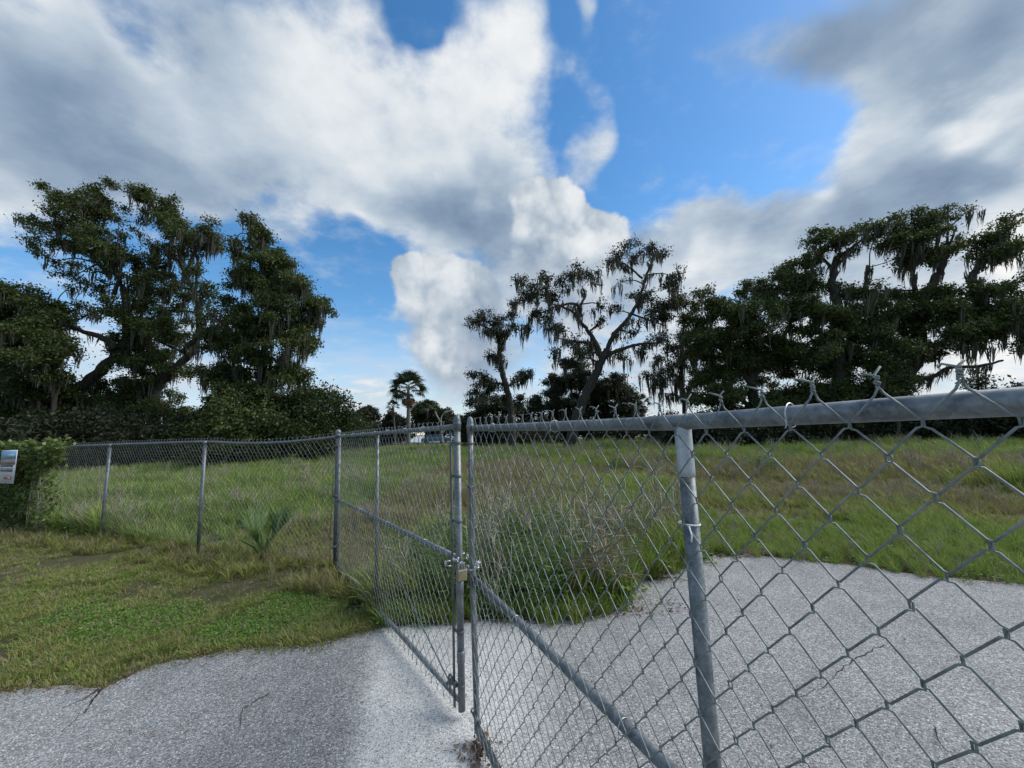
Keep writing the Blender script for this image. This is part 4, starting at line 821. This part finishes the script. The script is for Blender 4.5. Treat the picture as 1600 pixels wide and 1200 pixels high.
part('tie_wire', MAT['pipe_dark'], sg_, lambda q: [q.tube([(x, -.004, SHT - .01), (x, .12 * 0 - .10, SHT + .01), (x, -.28, SHT + .01)], .002, 5) for x in (.03, SWD - .03)])

# ------------------------------------------------------------------ weeds behind the gate
def fennel_mesh(i):
    LV = []; q = np.random.default_rng(50 + i)
    for s_ in range(12):
        a = q.uniform(0, 6.28); ln = q.uniform(.40, .75); dr_ = np.array([math.cos(a) * .32, math.sin(a) * .32, 1.0]); 
        tt = q.random(90) ** .8; P = np.array([math.cos(a), math.sin(a), 0]) * .06 + dr_ * (tt * ln)[:, None]; P[:, :2] += q.normal(size=(90, 2)) * (.018 + .055 * np.sin(np.pi * np.clip(tt, .05, 1)))[:, None]; LV.append(P)
    P = np.concatenate(LV); n = len(P); a_ = unit(q.normal(size=(n, 3)) * np.array([1, 1, .5]) + np.array([0, 0, .5])); b_ = unit(np.cross(a_, q.normal(size=(n, 3)))); L = q.uniform(.05, .11, n)[:, None]; W_ = .0050
    return quads('foliage', np.stack([P, P + a_ * L * .5 + b_ * W_, P + a_ * L, P + a_ * L * .5 - b_ * W_], 1), MAT['fennel'])
def stalk_mesh(i, mat='dead_stalk', n=7, h=.9):
    mb = MB(); q = np.random.default_rng(80 + i)
    for s_ in range(n):
        a = q.uniform(0, 6.28); ln = q.uniform(.5, 1) * h; tip = np.array([math.cos(a) * .25 * ln, math.sin(a) * .25 * ln, ln]); b_ = q.normal(size=3) * .03
        mb.tube([(.02 * math.cos(a), .02 * math.sin(a), 0), tuple(tip * .5 + b_), tuple(tip)], [.006, .005, .003], 4, False)
        for j in range(9):
            f_ = q.uniform(.35, 1); p0 = tip * f_ + b_ * (1 - abs(2 * f_ - 1)); d_ = q.normal(size=3) * .06 + np.array([0, 0, .05]); mb.tube([tuple(p0), tuple(p0 + d_ * .6), tuple(p0 + d_ + q.normal(size=3) * .02)], [.0035, .003, .0015], 3, False)
    return mb.mesh('stalks', MAT[mat], True)
fm = [fennel_mesh(i) for i in range(4)]; sm_ = [stalk_mesh(i) for i in range(4)]
k = 0
for i in range(30):
    px = rng.uniform(745, 985) if i < 24 else rng.uniform(620, 745); py = rng.uniform(868, 962) - (8 if px < 700 else 0)
    if px > 900: py = min(py, 945 - (px - 900) * .42)
    c_ = gp(px, py)
    where = 'behind the ball-capped gate leaf' if px < 725 else 'at the drive edge behind the thick-railed gate leaf' if py > 925 else 'deep among the weeds behind the thick-railed gate leaf'
    T = thing('dog_fennel', ('feathery green weed clump with dry stalks ' if i % 2 == 0 else 'feathery green leafy weed clump ') + where, 'weed', c_, rng.uniform(0, 6.28), ('stalky' if i % 2 == 0 else 'leafy') + ' weed clumps ' + where); sc_f = rng.uniform(.62, .95); T.scale = [sc_f * 1.15, sc_f * 1.15, sc_f * (.8 if px > 880 else 1)]
    obj('foliage', fm[i % 4], T); 
    if i % 2 == 0: o = obj('stalks', sm_[i % 4], T); o.scale = (.9, .9, .9)
for i in range(32):
    px = rng.normal(850, 90) if i < 25 else rng.uniform(960, 1060); py = rng.uniform(850, 945) if i < 25 else rng.uniform(825, 858)
    if inside(gp(px, py)[None, :2], PAVE)[0]: continue
    lab = 'dry straw-coloured weed skeleton among the green clumps behind the gate' if i < 25 else 'dry straw-coloured weed skeleton beside the gate upright near the drive corner'
    T = thing('dead_weed', lab, 'weed', gp(px, py), rng.uniform(0, 6.28), 'dead weeds among the clumps' if i < 25 else 'dead weeds by the drive corner'); T.scale = [rng.uniform(.8, 1.2)] * 3
    obj('stalks', sm_[i % 4], T)
for i, (px, py, sc) in enumerate([(1190, 742, 1.3), (1235, 720, 1.1), (1150, 735, .9), (1330, 715, 1.2), (1420, 708, 1.2), (1500, 712, 1.3), (1085, 735, 1.0), (1010, 740, .9), (960, 735, 1.0), (1570, 705, 1.3), (1280, 700, 1.4), (880, 745, .8), (480, 745, 1.0), (395, 775, 1.1), (360, 770, .9), (450, 735, 1.2)]):
    T = thing('field_bush', ['low green weed bush standing in the ', 'straw-stalked green weed bush standing in the '][i % 2] + ('grass behind the fence' if px < 520 else 'open field beyond the gate'), 'weed', gp(px, py), rng.uniform(0, 6.28), ['green bushes in the ', 'stalky bushes in the '][i % 2] + ('grass behind the fence' if px < 520 else 'field beyond the gate')); T.scale = [sc * .8, sc * .8, sc * .62]
    for j in range(3):
        o = obj('foliage', fm[(i + j) % 4], T); o.location = (.22 * math.cos(j * 2.1), .22 * math.sin(j * 2.1), 0); o.rotation_euler = (0, 0, j * 1.3)
    if i % 2: obj('stalks', sm_[i % 4], T)
# straw and tendrils caught in the mesh of the right leaf
td = thing('dry_tendril', 'curly pale vine tendril woven up the gate mesh', 'vine', gate_point(.62, .9)); b0 = gate_point(.62, .9)
part('stem', MAT['grass_dry'], td, lambda q: q.tube([gate_point(.62 + .05 * s_ + .018 * math.sin(s_ * 17) + .03 * math.sin(s_ * 5), 1.06 + .40 * s_, -.03 + .014 * math.sin(s_ * 23)) - b0 for s_ in np.linspace(0, 1, 40)], .0016, 4))
part('stem', MAT['grass_dry'], td, lambda q: q.tube([gate_point(.68 + .02 * math.sin(s_ * 9), 1.25 + .06 * s_, -.03 + .02 * math.sin(s_ * 12)) - b0 for s_ in np.linspace(0, 1, 18)], .0014, 4))
sw = thing('straw_wisp', 'bundle of pale straw stalks poking through the gate mesh beside the upright', 'straw', gate_point(1.1, 1.1)); b0 = gate_point(1.1, 1.1)
for i in range(11): part('stalk', MAT['grass_dry'], sw, lambda q: q.tube(smooth_path([gate_point(.78 + .1 * rng.random(), 1.02 + .05 * rng.normal(), .02) - b0, gate_point(1.0, 1.10 + .03 * rng.normal(), -.02) - b0, gate_point(1.18 + .08 * rng.random(), 1.19 + .035 * rng.normal(), -.035) - b0], 4), .0013, 4))

# ------------------------------------------------------------------ grass and ground cover
lib = bpy.data.collections.new('tuft_library')
def tuft(name, n, lmin, lmax, w, lean, mat, base_r=.05):
    q = np.random.default_rng(len(lib.objects) + 5); a = q.uniform(0, 6.28, n); ln = q.uniform(lmin, lmax, n); d = np.stack([np.cos(a), np.sin(a), 0 * a], 1); st0 = d * (q.random(n) * base_r)[:, None]
    tt = np.array([0, .4, .75, 1.0]); le = lean * q.uniform(.3, 1.3, n)
    P = st0[:, None] + d[:, None] * (le[:, None] * ln[:, None] * tt ** 1.8)[..., None]; P[..., 2] += ln[:, None] * (tt - .28 * le[:, None] * tt ** 3)
    side = np.stack([-np.sin(a + q.normal(size=n) * .6), np.cos(a), 0 * a], 1)
    me = strips(name, P, w * q.uniform(.7, 1.3, (n, 1)) * np.array([[.8, 1, .7, .08]]), unit(side), MAT[mat]); o = bpy.data.objects.new(name, me); lib.objects.link(o); return o
def weed(name, n, h, r, ls, mat):
    q = np.random.default_rng(len(lib.objects) + 5); P = q.normal(size=(n, 3)) * np.array([r, r, h * .4]); P[:, 2] = np.abs(P[:, 2]) + .004
    n_ = len(P); a = unit(q.normal(size=(n_, 3)) * np.array([1, 1, .35])); b_ = unit(np.cross(a, np.array([0, 0, 1.]) + q.normal(size=(n_, 3)) * .4)); L = ls * q.uniform(.6, 1.3, n_)[:, None]
    o = bpy.data.objects.new(name, quads(name, np.stack([P, P + a * L * .5 + b_ * L * .32, P + a * L, P + a * L * .5 - b_ * L * .32], 1), MAT[mat])); lib.objects.link(o)
tuft('a0', 22, .18, .42, .0045, .55, 'grass_green'); tuft('a1', 22, .15, .38, .0045, .7, 'grass_olive'); tuft('a2', 18, .20, .46, .0032, .5, 'grass_dry'); tuft('a3', 30, .10, .24, .005, .8, 'grass_olive', .09)
weed('a4', 46, .20, .09, .055, 'weed_leaf'); o = bpy.data.objects.new('a5', stalk_mesh(9, 'dead_stalk', 5, .55)); lib.objects.link(o)
tuft('a6', 26, .025, .075, .0022, .9, 'grass_olive', .07); tuft('a7', 26, .02, .06, .0022, 1.0, 'grass_green', .07); tuft('a8', 22, .02, .055, .0018, 1.2, 'grass_dry', .07); weed('a9', 50, .03, .06, .022, 'weed_leaf')
def scatter(name, label, pts, idx, scl):
    n = len(pts); me = bpy.data.meshes.new(name); me.vertices.add(n); me.vertices.foreach_set('co', np.asarray(pts, np.float32).reshape(-1))
    a = me.attributes.new('idx', 'INT', 'POINT'); a.data.foreach_set('value', np.asarray(idx, np.int32))
    a = me.attributes.new('scl', 'FLOAT', 'POINT'); a.data.foreach_set('value', np.asarray(scl, np.float32))
    rot = np.zeros((n, 3), np.float32); rot[:, 2] = rng.uniform(0, 6.28, n); rot[:, :2] = rng.normal(size=(n, 2)) * .12
    a = me.attributes.new('rot', 'FLOAT_VECTOR', 'POINT'); a.data.foreach_set('vector', rot.reshape(-1))
    o = obj(name, me); stuff(o); tag(o, label, 'grass')
    ng = bpy.data.node_groups.new(name + '_scatter', 'GeometryNodeTree'); ng.interface.new_socket('Geometry', in_out='INPUT', socket_type='NodeSocketGeometry'); ng.interface.new_socket('Geometry', in_out='OUTPUT', socket_type='NodeSocketGeometry')
    N_ = ng.nodes; gi = N_.new('NodeGroupInput'); go = N_.new('NodeGroupOutput'); ip = N_.new('GeometryNodeInstanceOnPoints'); ci = N_.new('GeometryNodeCollectionInfo')
    ci.inputs['Collection'].default_value = lib; ci.inputs['Separate Children'].default_value = True; ci.inputs['Reset Children'].default_value = True
    ip.inputs['Pick Instance'].default_value = True
    def na(nm, ty): q = N_.new('GeometryNodeInputNamedAttribute'); q.data_type = ty; q.inputs[0].default_value = nm; return q.outputs[0]
    lk_ = ng.links.new; lk_(gi.outputs[0], ip.inputs['Points']); lk_(ci.outputs[0], ip.inputs['Instance']); lk_(na('idx', 'INT'), ip.inputs['Instance Index']); lk_(na('scl', 'FLOAT'), ip.inputs['Scale']); lk_(na('rot', 'FLOAT_VECTOR'), ip.inputs['Rotation']); lk_(ip.outputs[0], go.inputs[0])
    md = o.modifiers.new('scatter', 'NODES'); md.node_group = ng; return o
def vnoise(x, y, s, seed):                # smooth value noise
    q = np.random.default_rng(seed); G = q.random((64, 64)); X_, Y_ = x / s + 200, y / s + 200; i, j = np.floor(X_).astype(int), np.floor(Y_).astype(int); u_, v_ = X_ - i, Y_ - j; u_ = u_ * u_ * (3 - 2 * u_); v_ = v_ * v_ * (3 - 2 * v_)
    g_ = lambda a, b_: G[a % 64, b_ % 64]
    return (g_(i, j) * (1 - u_) + g_(i + 1, j) * u_) * (1 - v_) + (g_(i, j + 1) * (1 - u_) + g_(i + 1, j + 1) * u_) * v_
FENCE_END = HINGE + FDIR * 13
def side(P): return (P[:, 0] - HINGE[0]) * FDIR[1] - (P[:, 1] - HINGE[1]) * FDIR[0]   # < 0 beyond the fence line? sign fixed below
sgn_in = np.sign(side(np.array([[-4.0, 20.0]]))[0])
# field beyond the fence and the gate
def field_points(n, r0, r1):
    a = rng.uniform(-1.05, 1.05, n); r_ = np.exp(rng.uniform(math.log(r0), math.log(r1), n)); P = np.stack([r_ * np.sin(a), r_ * np.cos(a)], 1); P *= 1
    ok = ~inside(P + rng.normal(size=P.shape) * .06, PAVE); left = P[:, 0] < HINGE[0]; s_ = side(P) * sgn_in
    ok &= np.where(left, s_ > .05, True); tri = (P[:, 0] >= HINGE[0]) & (P[:, 0] < -1.0) & (((P[:, 0] - HINGE[0]) * (LATCH[1] - HINGE[1]) - (P[:, 1] - HINGE[1]) * (LATCH[0] - HINGE[0])) > 0)
    return P[ok & ~tri & (P[:, 1] < 58)]
P = field_points(64000, 3.0, 46.0); r_ = np.hypot(P[:, 0], P[:, 1]); v1 = vnoise(P[:, 0], P[:, 1], 2.6, 1); v2 = vnoise(P[:, 0], P[:, 1], 1.1, 2); v3 = vnoise(P[:, 0], P[:, 1], 5.5, 3); u_ = rng.random(len(P))
lush = v1 * .5 + v3 * .5 + np.where(P[:, 0] < -3, .24, 0) + np.where(r_ > 16, .14, 0) + .03
idx = np.where(lush > .58, np.where(u_ < .62, 0, np.where(u_ < .8, 1, 4)), np.where(lush > .42, np.where(u_ < .55, 1, np.where(u_ < .75, 3, np.where(u_ < .9, 0, 2))), np.where(u_ < .36, 2, np.where(u_ < .75, 3, 1))))
idx = np.where((rng.random(len(P)) < .05) & (v2 > .5), 5, idx)
tall = (r_ < 6.2) & (P[:, 0] > -1.25) & (P[:, 1] > 3.4) & (P[:, 0] < 1.9)
idx = np.where(tall & (u_ < .45), np.where(rng.random(len(P)) < .6, 0, 2), idx)
dirt = (v2 < .22) & (r_ < 12); keep = ~dirt | (u_ < .2)
nearedge = np.clip((r_ - 3.5) / 6, .45, 1)
scl = (.45 + .65 * v1 + .75 * v2 ** 3 + .35 * rng.random(len(P))) * nearedge * np.where(r_ > 14, 1 + (r_ - 14) * .015, 1.0) * np.where(idx == 5, .8, 1)
scl = np.where(tall, scl * rng.uniform(1.3, 2.3, len(P)), scl)
right = P[:, 0] > 2.0; scl = np.where(right & (r_ < 12), scl * .62, scl)
scatter('field_grass', 'rough green and tan grass growing over the field beyond the fence', np.c_[P, gz(P[:, 0], P[:, 1])][keep], idx[keep], scl[keep])
# verge in front of the fence
n = 60000; a = rng.uniform(-1.25, -.1, n); r_ = np.exp(rng.uniform(math.log(2.4), math.log(14), n)); P = np.stack([r_ * np.sin(a), r_ * np.cos(a)], 1)
ok = ~inside(P + rng.normal(size=P.shape) * .055 * (rng.random((len(P), 1)) < .6), PAVE) & (side(P) * sgn_in < .12) & ((P[:, 0] < HINGE[0]) | (((P[:, 0] - HINGE[0]) * (LATCH[1] - HINGE[1]) - (P[:, 1] - HINGE[1]) * (LATCH[0] - HINGE[0])) > -.05)) & (P[:, 0] < -.95)
P = P[ok]; v1 = vnoise(P[:, 0], P[:, 1], .9, 11); v2 = vnoise(P[:, 0], P[:, 1], .35, 12); u_ = rng.random(len(P)); r_ = np.hypot(P[:, 0], P[:, 1])
def near(px, py, rad): c_ = gp(px, py)[:2]; return np.exp(-((P - c_) ** 2).sum(1) / rad ** 2)
bare = near(300, 930, .38) + near(190, 935, .30) + near(370, 925, .32) + near(100, 985, .25) + near(450, 905, .35) + near(30, 1055, .4) * .6 + near(560, 945, .3) * .9
green = near(190, 975, .30) + near(270, 965, .28) + near(480, 935, .36) + near(530, 915, .3) + near(430, 970, .28) + near(120, 960, .2) + near(350, 985, .2)
keep = rng.random(len(P)) > np.clip(bare * .95 + np.where(v2 < .36, .7, 0) + np.where(v1 < .3, .3, 0) - green, 0, .97)
idx = np.where((green + .25 * v1 > .5) & (u_ < .7), 9, np.where(u_ < .42, 6, np.where(u_ < .72, 7, 8)))
fd = -side(P) * sgn_in; longer = (fd < .6) & (rng.random(len(P)) < .35); idx = np.where(longer, np.where(u_ < .5, 3, np.where(u_ < .8, 1, 2)), idx)
scl = np.where(longer, .30 + .3 * rng.random(len(P)), .40 + .55 * v1 + .25 * rng.random(len(P)))
scatter('verge_grass', 'short patchy mown grass on the verge in front of the fence', np.c_[P, np.full(len(P), -.012)][keep], idx[keep], scl[keep])

# ------------------------------------------------------------------ litter
def litter(name, label, cx, cy, rad, n, mat, size, zmax=.02, cat='litter'):
    q = rng.normal(size=(n, 2)) * np.array(rad); P = np.c_[q, .012 + rng.random(n) * zmax]; V = leaf_quads(P, size * rng.uniform(.5, 1.3, n), size * .28, 0); V[..., 2] = np.abs(V[..., 2] - .010) * .55 + .010
    o = obj(name, quads(name, V, MAT[mat])); o.location = (cx, cy, 0); stuff(o); tag(o, label, cat); return o
c_ = RL + RD * .10; litter('leaf_litter', 'small drift of dry brown leaves at the foot of the gate stile', c_[0] - .02, c_[1], (.045, .05), 110, 'dry_leaf', .032, .03)
c_ = gp(880, 962); litter('plant_litter', 'dark dead leaves rotting along the edge of the drive', c_[0], c_[1] + .05, (.45, .08), 900, 'dry_leaf', .035)
c_ = gp(1180, 864); litter('straw_litter', 'pale straw swept along the far edge of the drive', c_[0], c_[1], (.35, .07), 350, 'grass_dry', .07)
c_ = gp(1010, 902); litter('bark_litter', 'brown plant crumbs spilling onto the corner of the drive', c_[0], c_[1], (.16, .08), 350, 'dry_leaf', .03)
for px, py, rr, n_ in ((300, 930, (.40, .16), 260), (190, 940, (.35, .12), 200), (440, 905, (.4, .14), 220)):
    c_ = gp(px, py); litter('wood_chips', 'pale chips scattered over the bare soil of the verge', c_[0], c_[1], rr, n_ // 2, 'grass_dry', .026)['group'] = 'chips on the verge'
def twig(label, pts, r=.004):
    P = [gp(x, y) + np.array([0, 0, .012 + .006 * (i % 2)]) for i, (x, y) in enumerate(pts)]; b0 = P[0]
    mb = MB(); mb.tube(smooth_path([q - b0 for q in P], 5), np.linspace(r, r * .5, (len(P) - 1) * 5 + 1), 5); o = mb.build('twig', MAT['bark']); o.location = tuple(b0); tag(o, label, 'twig')
twig('dark forked twig lying near the corner of the drive', [(1012, 907), (1050, 905), (1085, 912)]); twig('short twig lying in front of the weed clumps', [(955, 940), (985, 948), (1000, 958)]); twig('thin curved pale twig lying on the drive behind the gate mesh', [(1462, 1140), (1468, 1165), (1482, 1180)], .003)
twig('grey dead branch lying in the grass behind the fence', [(165, 738), (190, 742), (215, 748)], .05)

P = rng.uniform(-1, 1, (260, 2)) * np.array([3.2, 1.6]) + np.array([1.0, 2.0]); P = P[inside(P, PAVE)]
V = leaf_quads(np.c_[P, np.full(len(P), .012)], .022 * rng.uniform(.4, 1.4, len(P)), .006, 0); V[..., 2] = np.abs(V[..., 2] - .012) * .4 + .011
o = stuff(obj('drive_debris', quads('drive_debris', V, MAT['dry_leaf']))); tag(o, 'tiny leaf crumbs scattered over the drive', 'litter')

E_ = np.array(fine); E_ = E_[(E_[:, 0] > -4.2) & (E_[:, 0] < 5.5)]; q_ = E_[rng.integers(0, len(E_), 5200)] + rng.normal(size=(5200, 2)) * np.array([.035, .045])
V = leaf_quads(np.c_[q_, np.full(len(q_), .012)], .014 * rng.uniform(.4, 1.8, len(q_)), .005, 0); V[..., 2] = np.abs(V[..., 2] - .012) * .6 + .009
o = stuff(obj('edge_thatch', quads('edge_thatch', V, MAT['dry_leaf']))); tag(o, 'dead thatch and soil crumbs spilling over the drive edge', 'litter')
